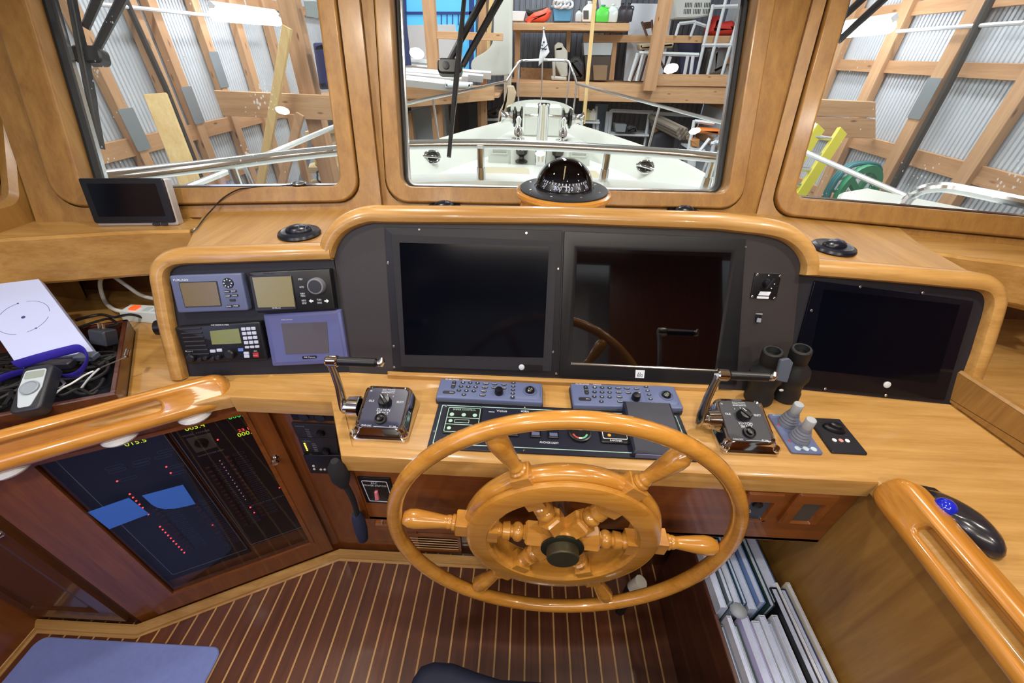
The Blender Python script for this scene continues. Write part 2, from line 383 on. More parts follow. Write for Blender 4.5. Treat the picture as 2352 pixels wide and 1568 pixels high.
MB().loft([[WS(a, b, c) for a, b in q] for q, c in ((PO_, -.02), (PO_, .012), (rpoly(inset(ccw(pin), -.06), [.03, .05, .04, .03], 6), .016), (rpoly(inset(ccw(pin), -.012), [.03, .05, .04, .03], 6), .014), (PI_, 0), (PI_, -.05))], True, False, False).build('window_frame', TEAKZ, root, 'varnished teak surround of the side window')
MB().ring(WS, PI_, rpoly(inset(ccw(pin), .012), [.03, .05, .04, .03], 6), -.058, -.036).build('gasket', RUBBER, root)
p = MB(); p.face([p.bm.verts.new(WS(a, b, -.05)) for a, b in PI_]); p.build('pane', WINDOWG, root)
# starboard wall and aft wall, behind and beside the viewer
struct('wall_right', MB().box(Fr((1.9, 0, 0), (0, -1, 0), (0, 0, 1)), -1.25, 1.6, .0, 2.05, -.05, 0), TEAKDKZ)
AW = Fr((0, -1.5, 0), (-1, 0, 0), (0, 0, 1)); wl = MB()
for a0, a1, b0, b1 in ((-1.7, -.75, 0, 2.05), (-.1, 1.7, 0, .9), (-.1, 1.7, 1.75, 2.05), (.9, 1.7, .9, 1.75), (-.75, -.1, 1.95, 2.05)): wl.box(AW, a0, a1, b0, b1, -.05, 0)
struct('wall_back', wl, TEAKDKZ)
# unseen header above the windows, deepened to shade the mullion tops
for nm, F, a0, a1 in (('trim_1', WL, -.2, .78), ('trim_2', WC, -.08, 1.24), ('trim_3', WR, -.02, .9)):
    struct(nm, MB().box(F, a0, a1, .615, .92, 0, .09, .012), TEAKDK)

# under-counter faces (port side): diagonal, short forward face, outboard face
P_ = [(-1.62, .482), (-1.235, .482), (-.665, .762), (-.35, .762)]
DARKP = wood('shade_toned_teak', '472714', '5c361d', (0, 0, 1), coat=.4)  # teak darkened so its colour carries the shade of corners and recesses
for nm, a, b in (('wall_port_cabinet', P_[0], P_[1]), ('wall_port_forward', P_[2], P_[3])):
    d = V((b[0]-a[0], b[1]-a[1], 0)); F = Fr((*a, 0), d, (0, 0, 1)); struct(nm, MB().box(F, 0, d.length, 0, .866, -.02, 0), DARKP if nm == 'wall_port_cabinet' else TEAKDKZ)
struct('wall_port_outboard', MB().box(Fr((-1.6, .5, 0), (0, -1, 0), (0, 0, 1)), -1.0, 2.0, 0, 1.16, -.03, 0).box(Fr((-1.6, -1.5, 0), (0, 1, 0), (0, 0, 1)), 0, .0001, 0, .1, 0, .001), TEAKDKZ)
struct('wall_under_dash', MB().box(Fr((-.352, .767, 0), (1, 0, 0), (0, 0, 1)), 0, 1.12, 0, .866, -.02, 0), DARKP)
# back of the recesses under the side shelves, toned dark for their shade
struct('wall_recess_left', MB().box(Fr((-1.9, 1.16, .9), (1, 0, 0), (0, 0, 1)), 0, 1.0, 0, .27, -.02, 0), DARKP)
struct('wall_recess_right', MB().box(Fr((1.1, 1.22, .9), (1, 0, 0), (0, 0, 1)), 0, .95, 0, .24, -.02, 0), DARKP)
# baseboard, following the faces
bp = [(-1.59, -.6), (-1.59, .468), (-1.232, .468), (-.66, .748), (.32, .748)]
struct('baseboard_left', MB().sweep(hz(0), bp, [(.0, 0), (-.022, 0), (-.022, .012), (-.006, .03), (0, .03)]), TEAK)
struct('trim_4', MB().sweep(hz(0), [(x+(.022 if i < 2 else 0), y-(0 if i == 0 else .022)) for i, (x, y) in enumerate(bp)], [(.0, 0), (-.009, 0), (-.009, .0015), (0, .0015)]), HOLLY)

# ================================================================== WORKTOP AND CABINETS
WT = hz(.865)
RLd = V((.92, .39, 0)).normalized()
A0 = V((-.705, .682, 0)); far = A0-RLd*1.05
wt = thing('worktop', (0, .6, .865), 'wide varnished teak worktop running round the helm under the controls', 'worktop')
top = [(far.x, far.y), (A0.x, A0.y), (-.448, .682), (-.361, .527), (.752, .527), (.752, -.8), (1.85, -.8), (1.85, 1.26), (-1.75, 1.22), (-1.75, far.y)]
MB().plate(WT, rpoly(top, [0, 0, .01, .012, .006, 0, 0, 0, 0, 0], 3), 0, .035, .008, steps=3).build('top', TEAK, wt)
# raised edge trims
MB().sweep(hz(.9), [(-.70, .6815), (-.449, .6815), (-.3645, .5265), (.752, .5265)], [(.022, -.001), (.022, .003), (.004, .004), (-.002, .001), (-.004, -.005), (-.004, -.046), (.0, -.049), (.006, -.049), (.006, -.003)]).build('edge_trim', TEAK, wt, 'rounded teak edge of the worktop')

hc = thing('helm_cabinet', (.2, .6, .6), 'dark teak cabinet front under the worktop behind the wheel', 'cabinet')
FF = Fr((0, .537, 0), (1, 0, 0), (0, 0, 1))
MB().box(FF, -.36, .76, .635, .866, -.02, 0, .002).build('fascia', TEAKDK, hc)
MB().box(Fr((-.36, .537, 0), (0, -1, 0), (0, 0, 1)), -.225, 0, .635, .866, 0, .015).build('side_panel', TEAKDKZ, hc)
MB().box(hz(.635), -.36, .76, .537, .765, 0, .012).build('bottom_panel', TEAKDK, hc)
MB().plate(FF, rrect(-.345, -.02, .605, .632, .004), 0, .012, .004).build('lower_rail', TEAKDK, hc)
# starboard cabinet
rc = thing('starboard_cabinet', (.95, .0, 0), 'teak cabinet side below the starboard handrail, beside the books', 'cabinet')
MB().box(Fr((.765, .80, 0), (0, -1, 0), (0, 0, 1)), 0, 1.6, 0, .866, -.02, 0).build('side_panel', TEAKZ, rc)
MB().box(hz(0), .785, 1.5, -.8, .78, .0, .02).build('plinth', TEAKDK, rc)

# ================================================================== HANDRAILS WITH SLOTS
def slot_rail(name, F, L, wd, label, s0, th=.045):
    root = thing(name, F(0, 0), label, 'handrail')
    # F: u along, v across the face, n towards the viewer; rail runs a = 0..L with a rounded end at the front
    N = 7; out = rpoly([(0, 0), (L, 0), (L, wd), (0, wd)], [.045, .001, .001, .062], N); sl = rpoly([(s0, wd*.40), (L-.004, wd*.40), (L-.004, wd*.70), (s0, wd*.70)], [.016, .001, .001, .016], N)
    e = lambda p, d: inset(ccw(p), d)
    lev = [(out, -th), (out, -.016), (e(out, .003), -.007), (e(out, .009), -.001), (e(out, .017), .001), (e(sl, -.008), .001), (e(sl, -.003), -.002), (sl, -.007), (sl, -.026)]
    MB().loft([[F(a, b, c) for a, b in ccw(q)] for q, c in lev], True, True, True).build('rail', WHEELW if False else RAILW, root)
    return root
RAILW = wood('glossy_rail_teak', 'ac6f23', 'cc9142', (.1, 1, 0), coat=.9, rough=.25, crough=.05)
RAILW2 = wood('glossy_rail_teak_diagonal', 'ac6f23', 'cc9142', (.92, .39, 0), coat=.9, rough=.25, crough=.05)
p_b = onz(503, 940, .872); q_b = onz(0, 1088, .872); q_t = onz(0, 986, .945); e_t = onz(520, 900, .905)
du = (p_b-q_b).normalized(); vv = (q_t-q_b); vv -= du*vv.dot(du)
FLr = Fr(q_b, du, vv); Lr = (onz(527, 915, .9)-q_b).dot(FLr.u)
# the frame of slot_rail starts at the rounded end, so run it backwards for the port rail
class Mir(Fr):
    def __init__(s, o, u, v, n): s.o, s.u, s.v, s.n = V(o), V(u).normalized(), V(v).normalized(), V(n).normalized()
FLm = Mir(FLr(Lr, 0), -FLr.u, FLr.v, FLr.n)
r_ = slot_rail('handrail', FLm, 1.1, vv.length*1.0, 'slotted teak handrail along the port worktop above the breaker panel door', .135)
for c_ in r_.children: c_.data.materials[0] = RAILW2
b0 = V((.735, .525, .868)); t0 = V((.766, .525, .945)); FRm = Mir(b0, (0, -1, 0), t0-b0, V((-(t0-b0).z, 0, (t0-b0).x)))
slot_rail('handrail', FRm, 1.2, (t0-b0).length*1.0, 'slotted teak handrail along the starboard worktop beside the trackball mouse', .10)

# ================================================================== DASH HOOD AND PANELS
T21 = rad(21); UPV = (0, math.sin(T21), math.cos(T21))
CP = Fr((.1, .79, .9), (1, 0, 0), UPV)
def wing(p, d):
    d = V((*d, 0)).normalized(); nf = V((-d.y, d.x, 0)); return Fr((*p, .9), d, nf*math.sin(T21)+V((0, 0, math.cos(T21))))
LW = wing((-.44, .792), (.41, .046)); RW = wing((.745, .803), (.366, -.032))
dash = thing('dash_hood', (.1, 1.0, .9), 'varnished teak instrument hood under the windshield holding the black panels', 'dashboard')
deck = [tuple(onz(372, 600, 1.183).xy), (-.47, .925), (.69, .935), tuple(onz(2282, 652, 1.183).xy), tuple(onz(2112, 558, 1.183).xy), (1.18, 1.275), (.84, 1.36), (.70, 1.37), (-.43, 1.31), (-.98, 1.18), tuple(onz(452, 512, 1.183).xy)]
deck = [(x, max(y, .905)) if i in (0, 3) else (x, y) for i, (x, y) in enumerate(deck)]
MB().plate(hz(.9), deck, .0, .283, .004).build('top', TEAKY, dash, 'flat teak top beside the windshield')
# brows
PROF = [(0, -.05), (0, .010), (.004, .018), (.013, .022), (.025, .020), (.035, .013), (.041, .001), (.043, -.02), (.043, -.06)]
def px_path(F, px):
    o = [px[0]]
    for a, b in zip(px, px[1:]):
        n = max(1, int(math.hypot(b[0]-a[0], b[1]-a[1])/32)); o += [(a[0]+(b[0]-a[0])*k/n, a[1]+(b[1]-a[1])*k/n) for k in range(1, n+1)]
    return F.pts(o)
cpath = px_path(CP, [(768, 592), (776, 565), (793, 540), (820, 523), (855, 513), (1290, 516), (1640, 529), (1745, 541), (1790, 552), (1822, 575), (1838, 605), (1836, 630)])
cpath = [(p.x, p.y) for p in spline([V(p) for p in cpath], 5)]
MB().sweep(CP, cpath, PROF).build('brow', TEAK, dash, 'rounded teak brow over the two large monitors')
def offs(p, d):
    o = []
    for i in range(len(p)):
        e = V(p[min(i+1, len(p)-1)])-V(p[max(i-1, 0)]); e.normalize(); o.append((p[i][0]-e.y*d, p[i][1]+e.x*d))
    return o
oo = offs(cpath, .041); o_ = [(oo[0][0], .22)]+oo+[(oo[-1][0], .22)]
MB().plate(CP, o_, -.20, -.045).build('hood_body', TEAK, dash)
lpath = px_path(LW, [(434, 866), (419, 800), (404, 735), (392, 660), (389, 640), (393, 622), (410, 611), (440, 607), (600, 602), (766, 597)])
lpath = [(p.x, p.y) for p in spline([V(p) for p in lpath], 4)]
MB().sweep(LW, lpath, PROF).build('brow', TEAK, dash, 'rounded teak edge round the port instrument panel')
rpath = px_path(RW, [(1836, 632), (1960, 641), (2100, 653), (2225, 665), (2252, 672), (2262, 690), (2257, 720), (2230, 810), (2185, 932)])
rpath = [(p.x, p.y) for p in spline([V(p) for p in rpath], 4)]
MB().sweep(RW, rpath, PROF).build('brow', TEAK, dash, 'rounded teak edge round the starboard monitor panel')
# black panel faces
def face(F, path, bot, nm, c=0):
    pts = list(path); pts = [(a, b) for a, b in pts]; MB().plate(F, pts+bot, -.012, c).build(nm, mat('brown_black_panel', '2e2a2c', .5, bump=.15, bscale=900) if nm == 'center_panel' else BLACKM, dash, None)
face(CP, cpath, [(CP.ab(1812, 895)[0], 0), (CP.ab(803, 858)[0], 0)], 'center_panel')
face(LW, lpath, [(LW.ab(803, 858)[0]+.012, 0)], 'port_panel', -.001)
face(RW, rpath, [(RW.ab(1812, 893)[0], 0), (RW.ab(1815, 640)[0], RW.ab(1815, 640)[1])], 'starboard_panel', -.001)
# ledge strip under the monitors
MB().plate(hz(.9), [onz(890, 853, .91).xy.to_tuple(), onz(1650, 885, .91).xy.to_tuple(), onz(1650, 893, .91).xy.to_tuple(), onz(890, 862, .91).xy.to_tuple()], 0, .014, .003).build('ledge_strip', TEAK, dash)

# side shelves with fascia boards
def shelf(name, px_top, zt, zb, extra, label):
    root = thing(name, onz(*px_top[0], zt), label, 'shelf')
    P = [onz(x, y, zt) for x, y in px_top]; path = [(p.x, p.y) for p in spline([V((p.x, p.y, 0)) for p in P]+[V((*e, 0)) for e in extra[0]], 5)]
    MB().plate(hz(zt-.02), path+extra[1], 0, .02, .003).build('top', TEAK, root)
    MB().sweep(hz(zb), path, [(0, 0), (0, zt-zb-.005), (.004, zt-zb+.004), (.016, zt-zb+.006), (.024, zt-zb), (.024, 0), (.018, -.008), (.006, -.008)]).build('fascia', TEAK, root)
shelf('side_shelf', [(445, 527), (300, 531), (150, 540), (0, 549)], 1.165, 1.045, ([(-1.445, .92)], [(-1.446, 1.2), (-.95, 1.2)]), 'curved teak shelf under the port front window')
shelf('side_shelf', [(2520, 640), (2352, 607), (2230, 592), (2135, 578), (2090, 572)], 1.165, 1.065, ([], [(1.12, 1.3), (1.95, 1.22)]), 'teak shelf under the starboard front window')

# rounded bead under the starboard shelf and raised ledge along the starboard worktop
bd = thing('shelf_bead', onz(2300, 690, 1.06), 'rounded teak bead under the starboard side shelf', 'trim')
MB().tube(spline([onz(2240, 690, 1.055), onz(2290, 684, 1.055), onz(2318, 688, 1.055), onz(2370, 700, 1.055), onz(2450, 715, 1.055)], 5), .020, 12).build('bead', TEAK, bd)
lg = thing('worktop_ledge', (1.3, .75, .9), 'raised teak ledge along the outboard side of the starboard worktop', 'ledge')
q0 = onz(2193, 938, .9); q1 = onz(2352, 1052, .9); d_ = (q1-q0).normalized(); LGF = Fr(q0-d_*.12, d_, (0, 0, 1))
MB().plate(LGF, rrect(0, .9, 0, .085, .004), -.022, 0, .006).build('board', TEAKZ, lg)
# ================================================================== STEERING WHEEL
WF = Fr((.106, .4425, .7805), (1, 0, 0), (0, 0, 1)); RR = .35
OLIVE = mat('weathered_bronze_cap', '4b4632', .45, .6); OLIVED = mat('dark_bronze_plate', '2b2c20', .5, .5)
wheel = thing('steering_wheel', (.106, .4425, .43), 'large varnished wooden ship steering wheel with six turned spokes', 'steering wheel')
MB().tube([WF(RR*math.cos(t), RR*math.sin(t)) for t in [2*PI*i/96 for i in range(96)]], .0158, 14, True).build('rim', WHEELW, wheel, 'round glossy outer rim')
prof = [(.150, -.034), (.194, -.036), (.203, -.030), (.208, -.018), (.206, -.007), (.200, -.001), (.1905, .0025), (.1905, .004), (.198, .0065), (.2, .012), (.197, .0175), (.189, .021), (.158, .021), (.152, .0165), (.150, .006), (.154, -.006), (.153, -.02)]
MB().loft([[WF(r*math.cos(t), r*math.sin(t), h) for r, h in prof] for t in [2*PI*i/96 for i in range(96)]], True, loop=True).build('felloe', WHEELW, wheel, 'moulded inner wooden ring')
def wang(x, y): a, b = WF.ab(x, y); return math.atan2(b, a)
angs = [wang(1650, 1262), wang(1562, 1070), wang(1118, 1030), wang(928, 1196)]
base = angs[0]; a6 = [base+i*PI/3 for i in range(6)]
for th in a6:
    rd = WF.u*math.cos(th)+WF.v*math.sin(th); F = Fr(WF.o, WF.n.cross(rd), WF.n)
    sp = MB()
    hexa = lambda r: [(r*math.cos(PI/6+k*PI/3), r*math.sin(PI/6+k*PI/3)) for k in range(6)]
    sp.plate(F, hexa(.027), .028, .078, .004); sp.plate(F, hexa(.016), .076, .081)
    sp.lathe(F, [(.008, .078), (.013, .081), (.0185, .087), (.02, .093), (.0185, .099), (.013, .104), (.0125, .107), (.019, .110), (.0175, .124), (.013, .127), (.016, .131), (.016, .137), (.011, .139)], 16)
    sp.plate(F, [(-.018, -.019), (.018, -.019), (.018, .019), (-.018, .019)], .134, .156, .001)
    sp.build('spoke', WHEELW, wheel)
    hd = MB().plate(F, [(-.0185, -.026), (.0185, -.026), (.0185, .012), (-.0185, .012)], .19, .2235, .002)
    hd.lathe(Fr(F(0, -.007), F.u, F.v), [(.012, .222), (.0165, .2245), (.0168, .230), (.0135, .233), (.0145, .2355), (.0145, .240), (.0130, .243), (.0128, .248), (.0150, .265), (.0182, .29), (.0200, .308), (.0190, .322), (.0135, .333), (.004, .338)], 20)
    hd.build('handle', WHEELW, wheel)
hub = MB().lathe(WF, [(.036, -.02), (.042, -.016), (.042, .022), (.03, .026)], 24); hub.build('hub', WHEELW, wheel)
MB().lathe(WF, [(.044, .024), (.0445, .0285), (.042, .030), (.02, .030)], 32).build('hub_plate', OLIVED, wheel, 'dark metal disc')
MB().lathe(WF, [(.033, .029), (.033, .048), (.031, .0505), (.01, .051)], 32).build('hub_cap', OLIVE, wheel, 'olive bronze cap')
MB().cyl(WF(0, 0, -.01), WF(0, 0, -.36), .016, .016, 14).build('shaft', STEEL, wheel)
# steering pump fittings seen through the wheel
hp = thing('helm_pump', (.12, .76, .66), 'pale hydraulic steering pump fitting behind the wheel hub', 'pump')
MB().cyl((.106, .8, .7805), (.106, .70, .7805), .05, .05, 18).build('body', BLACKP, hp)
MB().cyl((.15, .60, .72), (.15, .60, .80), .016, .014, 12).cyl((.15, .60, .80), (.15, .60, .815), .022, .022, 12).build('fitting', WHITE, hp)
pf = thing('drain_pipe', (.40, .60, .0), 'dark drain pipe with an off-white cap low under the dash beside the books', 'pipe')
MB().cyl((.408, .60, .185), (.425, .60, .232), .021, .021, 14).build('cap', mat('off_white_pvc', 'c9c3b6', .5), pf, 'off-white cap'); MB().cyl((.40, .60, .165), (.408, .60, .187), .016, .018, 14).cyl((.398, .60, .0012), (.40, .60, .17), .016, .016, 12).build('pipe', RUBBER, pf)

# ================================================================== MONITORS
def scr(mb, F, a, b, c, r=.0035):
    mb.lathe(F.at(a, b, c), [(r, 0), (r, .0008), (r*.7, .0018), (r*.2, .0018)], 10); return mb
def dev(F, name, px, c0, c1, m_, label, cat, r=.006, ch=.004, group=None, part='body', off=0):
    P = F.pts(px, c1); root = thing(name, F(sum(p[0] for p in P)/4, min(p[1] for p in P), off), label, cat, group)
    MB().plate(F, rpoly(ccw(P), r), c0, c1, ch, steps=3).build(part, m_, root); return root
def rel(F, px, c, mb, c1=None, r=.001, ch=0): return mb.plate(F, rpoly(ccw(F.pts(px, c)), r), c, (c1 if c1 is not None else c+.0006), ch)
m1 = dev(CP, 'monitor', [(882, 521), (1292, 529), (1282, 864), (903, 850)], 0, .004, BLACKM, 'port one of two large black monitors, with a small white round power button', 'monitor', .004, .001, part='mounting_plate')
rel(CP, [(900, 540), (1278, 553), (1264, 846), (925, 835)], .012, MB(), .016, .004).build('back', BLACKM, m1) if 0 else None
P = CP.pts([(899, 539), (1279, 553), (1266, 853), (922, 841)], .012)
S_ = CP.pts([(917, 557), (1261, 566), (1248, 822), (930, 815)], .010)
MB().loft([[CP(a, b, c) for a, b in q] for q, c in ((P, .003), (P, .011), (inset(ccw(P), .003) if 0 else P, .012), (S_, .010), (S_, .006))], True, False, False).build('bezel', BLACKM, m1)
MB().plate(CP, S_, .004, .0075).build('screen', SCRN, m1)
f_ = MB(); [scr(f_, CP, *CP.ab(x, y, .004), .004) for x, y in ((963, 527), (1209, 535), (891, 604), (1282, 617), (904, 795), (1270, 808), (1278, 858), (905, 843))]; f_.build('screw', STEEL, each=True, parent=m1)
MB().lathe(CP.at(*CP.ab(1198, 843, .012), .011), [(.0075, 0), (.0075, .002), (.006, .003), (.002, .003)], 18).build('power_button', mat('pale_button', 'c3cbd8', .4), m1)
rel(CP, [(1205, 837), (1246, 839), (1246, 852), (1205, 850)], .0125, MB()).build('button_strip', BLACKP, m1)
m2 = dev(CP, 'monitor', [(1296, 530), (1714, 547), (1692, 884), (1284, 866)], 0, .004, BLACKM, 'starboard one of two large black monitors, glossy, with a small white logo tag', 'monitor', .004, .001, part='mounting_plate')
P = CP.pts([(1317, 562), (1690, 571), (1648, 860), (1300, 842)], .004)
S_ = CP.pts([(1327, 572), (1680, 580), (1642, 848), (1311, 832)], .005)
Q = CP.pts([(1297, 532), (1712, 549), (1691, 883), (1285, 865)], .008)
MB().loft([[CP(a, b, c) for a, b in q] for q, c in ((Q, .003), (Q, .008), (P, .0085), (S_, .0048))], True, False, False).build('bezel', BLACKP, m2)
MB().plate(CP, S_, .0041, .0056).build('screen', BLACKG, m2, 'glossy touch screen glass')
MB().tube([CP(*CP.ab(1311, 835, .007), .0075), CP(*CP.ab(1642, 851, .007), .0075)], .003, 8).build('lower_edge', STEEL, m2, 'shiny lower screen edge')
lp = MB(); rel(CP, [(1460, 849), (1481, 850), (1479, 868), (1459, 867)], .009, lp, None, .0005); lp.mi = 1
a, b = CP.ab(1470, 859, .009); lp.text(CP, 'ēlo', a, b-.001, .013, .0099, .014); lp.build('logo_tag', [LETTER, BLACKP], m2)
f_ = MB(); [scr(f_, CP, *CP.ab(x, y, .008), .004) for x, y in ((1309, 552), (1715, 567), (1662, 837), (1290, 857))]; f_.build('screw', STEEL, each=True, parent=m2)
m3 = dev(RW, 'monitor', [(1872, 644), (2238, 692), (2170, 920), (1806, 884)], 0, .004, mat('smoked_black_acrylic', '080b16', .16, spec=.3), 'dark flush monitor on the starboard side of the dash, with a pale round button', 'monitor', .004, .001, part='bezel')
rel(RW, [(1893, 664), (2205, 700), (2150, 880), (1856, 848)], .0045, MB()).build('screen', SCRN, m3)
MB().lathe(RW.at(*RW.ab(2037, 883, .004), .004), [(.0085, 0), (.0085, .002), (.007, .003), (.002, .003)], 18).build('power_button', mat('pale_button_b', 'c8ccd2', .4), m3)
f_ = MB(); [scr(f_, RW, *RW.ab(x, y, .004), .0035) for x, y in ((1864, 713), (1977, 658), (2120, 672), (1896, 893), (2035, 908))]; f_.build('screw', STEEL, each=True, parent=m3)

# remote switch plate and toggle on the centre panel
k = dev(CP, 'key_switch_plate', [(1735, 626), (1796, 628), (1783, 688), (1724, 684)], 0, .003, BLACKP, 'small black plate with a rotary key switch right of the glossy monitor', 'switch', .002, .0008, part='plate')
MB().lathe(CP.at(*CP.ab(1762, 650, .004), .003), [(.011, 0), (.0105, .008), (.008, .012), (.003, .012)], 16).plate(CP.at(*CP.ab(1762, 650, .004), .003, -.5), rrect(-.003, .003, -.014, .014, .002), .008, .018, .001).build('knob', BLACKP, k)
t = MB(); rel(CP, [(1746, 669), (1771, 670), (1766, 679), (1741, 678)], .0035, t); rel(CP, [(1739, 680), (1766, 681), (1765, 686), (1738, 685)], .0035, t)
for x, y in ((1766, 632), (1777, 641), (1779, 652), (1772, 662)): t.lathe(CP.at(*CP.ab(x, y, .0035), .003), [(.0014, 0), (.0014, .0006), (.0004, .0006)], 8)
t.build('lettering', LETTER, k)
f_ = MB(); [scr(f_, CP, *CP.ab(x, y, .003), .0028) for x, y in ((1740, 631), (1792, 634), (1728, 681), (1779, 685))]; f_.build('screw', STEEL, each=True, parent=k)
k = dev(CP, 'rocker_switch', [(1738, 722), (1750, 723), (1747, 741), (1736, 740)], 0, .004, BLACKP, 'tiny rocker switch below the key switch plate', 'switch', .001, .0006, part='housing')
rel(CP, [(1739, 730), (1748, 731), (1746, 740), (1737, 739)], .006, MB(), .008).build('rocker', mat('grey_rocker', '8d94a4', .4), k)
a, b = CP.ab(1744, 721, .001); MB().text(CP, 'DIMMER', a, b, .0035, .001, .016).build('lettering', LETTER, k)

# ================================================================== PORT INSTRUMENTS
LCD1 = mat('amber_lcd', '6e6042', .25); LCD2 = mat('olive_lcd', '837c58', .25); LCD3 = mat('green_lcd', '777d49', .25); LCD4 = mat('grey_screen', '55535d', .25)
VIOL = mat('violet_grey_plastic', '585e92', .4); DKGREY = mat('charcoal_plastic', '22252f', .45)
def key(mb, F, x, y, c, w_, h_, r=.001): a, b = F.ab(x, y, c); mb.plate(F, rrect(a-w_/2, a+w_/2, b-h_/2, b+h_/2, min(r, w_*.45, h_*.45), 2), c-.001, c+.0015, .0005); return a, b
d1 = dev(LW, 'chart_display', [(387, 633), (553, 627), (571, 713), (408, 719)], 0, .018, GREYP, 'grey instrument display with brown screen, upper left of the port panel', 'instrument', .006, .004)
rel(LW, [(410, 648), (499, 645), (510, 703), (425, 706)], .0185, MB(), .0188, .003).build('screen_surround', DKGREY, d1)
rel(LW, [(412, 650), (496, 647), (507, 701), (426, 704)], .0190, MB(), .0194).build('screen', LCD1, d1)
a, b = LW.ab(524, 650, .018); MB().lathe(LW.at(a, b, .018), [(.013, 0), (.012, .002), (.002, .002)], 18).build('rocker_pad', BLACKP, d1)
t = MB(); a0, b0 = LW.ab(415, 643, .0185); t.text(LW, 'FURUNO', a0, b0, .005, .0186, .034)
for q in range(8): t.plate(LW.at(a, b, .0201, q*PI/4), rrect(.0072, .0105, -.001, .001, .0004, 1), 0, .0003)
for s, x, y in (('MENU', 522, 669), ('ENT', 537, 668), ('DISP', 524, 679), ('MODE', 540, 678), ('DIM', 527, 703), ('PWR', 543, 702)):
    aa, bb = LW.ab(x, y, .0186); t.text(LW, s, aa, bb, .0032, .0208, .010)
kb_ = MB(); [key(kb_, LW, x, y, .019, .013, .0055) for x, y in ((522, 669), (537, 668), (524, 679), (540, 678), (534, 689), (527, 703), (543, 702))]; kb_.build('key', DKGREY, each=True, parent=d1); t.build('lettering', LETTER, d1)
d2 = dev(LW, 'autopilot', [(570, 625), (757, 617), (770, 711), (591, 719)], 0, .022, BLACKP, 'black autopilot control head with olive screen and round knob, upper right of the port panel', 'instrument', .004, .003)
rel(LW, [(573, 633), (670, 631), (682, 709), (588, 714)], .0225, MB(), .025, .004, .001).build('screen_surround', DKGREY, d2)
rel(LW, [(579, 637), (668, 634), (678, 704), (593, 706)], .0255, MB(), .0258, .001).build('screen', LCD2, d2)
a, b = LW.ab(726, 657, .03); MB().lathe(LW.at(a, b, .022), [(.0205, 0), (.0200, .012), (.0185, .015), (.015, .0155)], 28).build('knob', mat('grey_knob', '70747e', .35), d2)
MB().lathe(LW.at(a, b, .0365), [(.016, 0), (.0155, .001), (.004, .0012)], 24).build('knob_cap', DKGREY, d2)
t = MB()
for s, x, y in (('STBY', 690, 641), ('AUTO', 693, 659), ('NAV', 695, 674), ('MENU', 696, 679), ('INFO', 698, 690), ('SETUP', 699, 696), ('TURN', 733, 688), ('DODGE', 734, 695)):
    aa, bb = LW.ab(x, y, .0225); t.text(LW, s, aa, bb, .0045, .0226, .0105)
for x, s in ((715, -1), (750, 1)):
    aa, bb = LW.ab(x, 691, .0225); t.plate(LW, [(aa-.005*s, bb-.002), (aa, bb-.002), (aa, bb-.005), (aa+.006*s, bb), (aa, bb+.005), (aa, bb+.002), (aa-.005*s, bb+.002)], .0222, .0227)
aa, bb = LW.ab(635, 707, .0255); t.text(LW, 'SIMRAD', aa, bb, .0032, .0256, .02); aa, bb = LW.ab(618, 628, .0225)
t.build('lettering', LETTER, d2); MB().text(LW, 'SIMRAD', aa, bb, .005, .0226, .03).build('maker_mark', DKGREY, d2)
d3 = dev(LW, 'radio_transceiver', [(399, 751), (596, 738), (614, 826), (427, 837)], 0, .02, BLACKP, 'black radio with speaker grille and white number keys, lower left of the port panel', 'radio', .006, .004)
g_ = MB()
for i in range(7):
    x0, y0 = 413+i*3.2, 757+i*9.5; A = LW.ab(x0, y0, .0215); B = LW.ab(x0+48, y0-3+i*.3, .0215); g_.tube([LW(*A, .0205), LW(*B, .0205)], .0022, 6)
g_.build('grille', DKGREY, d3)
rel(LW, [(482, 760), (548, 754), (555, 788), (487, 791)], .0205, MB(), .0209).build('screen', LCD3, d3)
kk = MB()
for r_ in range(5):
    for c_ in range(3): key(kk, LW, 559+c_*11.5+r_*2.2, 755.5+r_*10.4-c_*.8, .0212, .0098, .0078 if r_ < 4 else .006)
for x, y in ((489, 806), (504, 804), (566, 811), (567, 818)): key(kk, LW, x, y, .0212, .0125, .0075)
kk.build('key', mat('white_key', 'b9c2dc', .4), d3, each=True)
kk = MB(); key(kk, LW, 553, 803, .0212, .0125, .0075); kk.build('channel_key', mat('blue_key', '5b78c8', .4), d3)
kk = MB(); key(kk, LW, 588, 815, .0212, .0135, .012); kk.build('distress_key', mat('red_key', 'a02024', .4), d3)
for x, y, r in ((440, 822, .010), (462, 824, .0065), (474, 821, .0065), (491, 823, .0065), (503, 820, .0065), (528, 813, .0125)):
    MB().lathe(LW.at(*LW.ab(x, y, .025), .02), [(r, 0), (r*.95, .010), (r*.7, .013), (r*.2, .013)], 16).build('knob', BLACKP, d3)
t = MB(); a, b = LW.ab(505, 746, .0205); t.text(LW, 'VHF MARINE IC-M602', a, b, .0035, .0206, .042); a, b = LW.ab(434, 806, .0205); t.text(LW, 'ICOM', a, b, .004, .0206, .016)
a, b = LW.ab(587, 806, .0205); t.text(LW, 'DSC', a, b, .003, .0206, .008); a, b = LW.ab(588, 815, .0205); t.text(LW, 'DISTRESS', a, b, .002, .0232, .011); t.build('lettering', LETTER, d3)
d4 = dev(LW, 'touch_panel', [(604, 722), (782, 711), (801, 833), (626, 841)], 0, .012, VIOL, 'violet-grey touch panel with a plain grey screen, lower right of the port panel', 'instrument', .003, .003)
rel(LW, [(616, 730), (775, 719), (791, 824), (635, 833)], .0125, MB(), .013, .002).build('face', VIOL, d4)
rel(LW, [(646, 743), (750, 739), (756, 810), (657, 813)], .0135, MB()).build('screen', LCD4, d4)
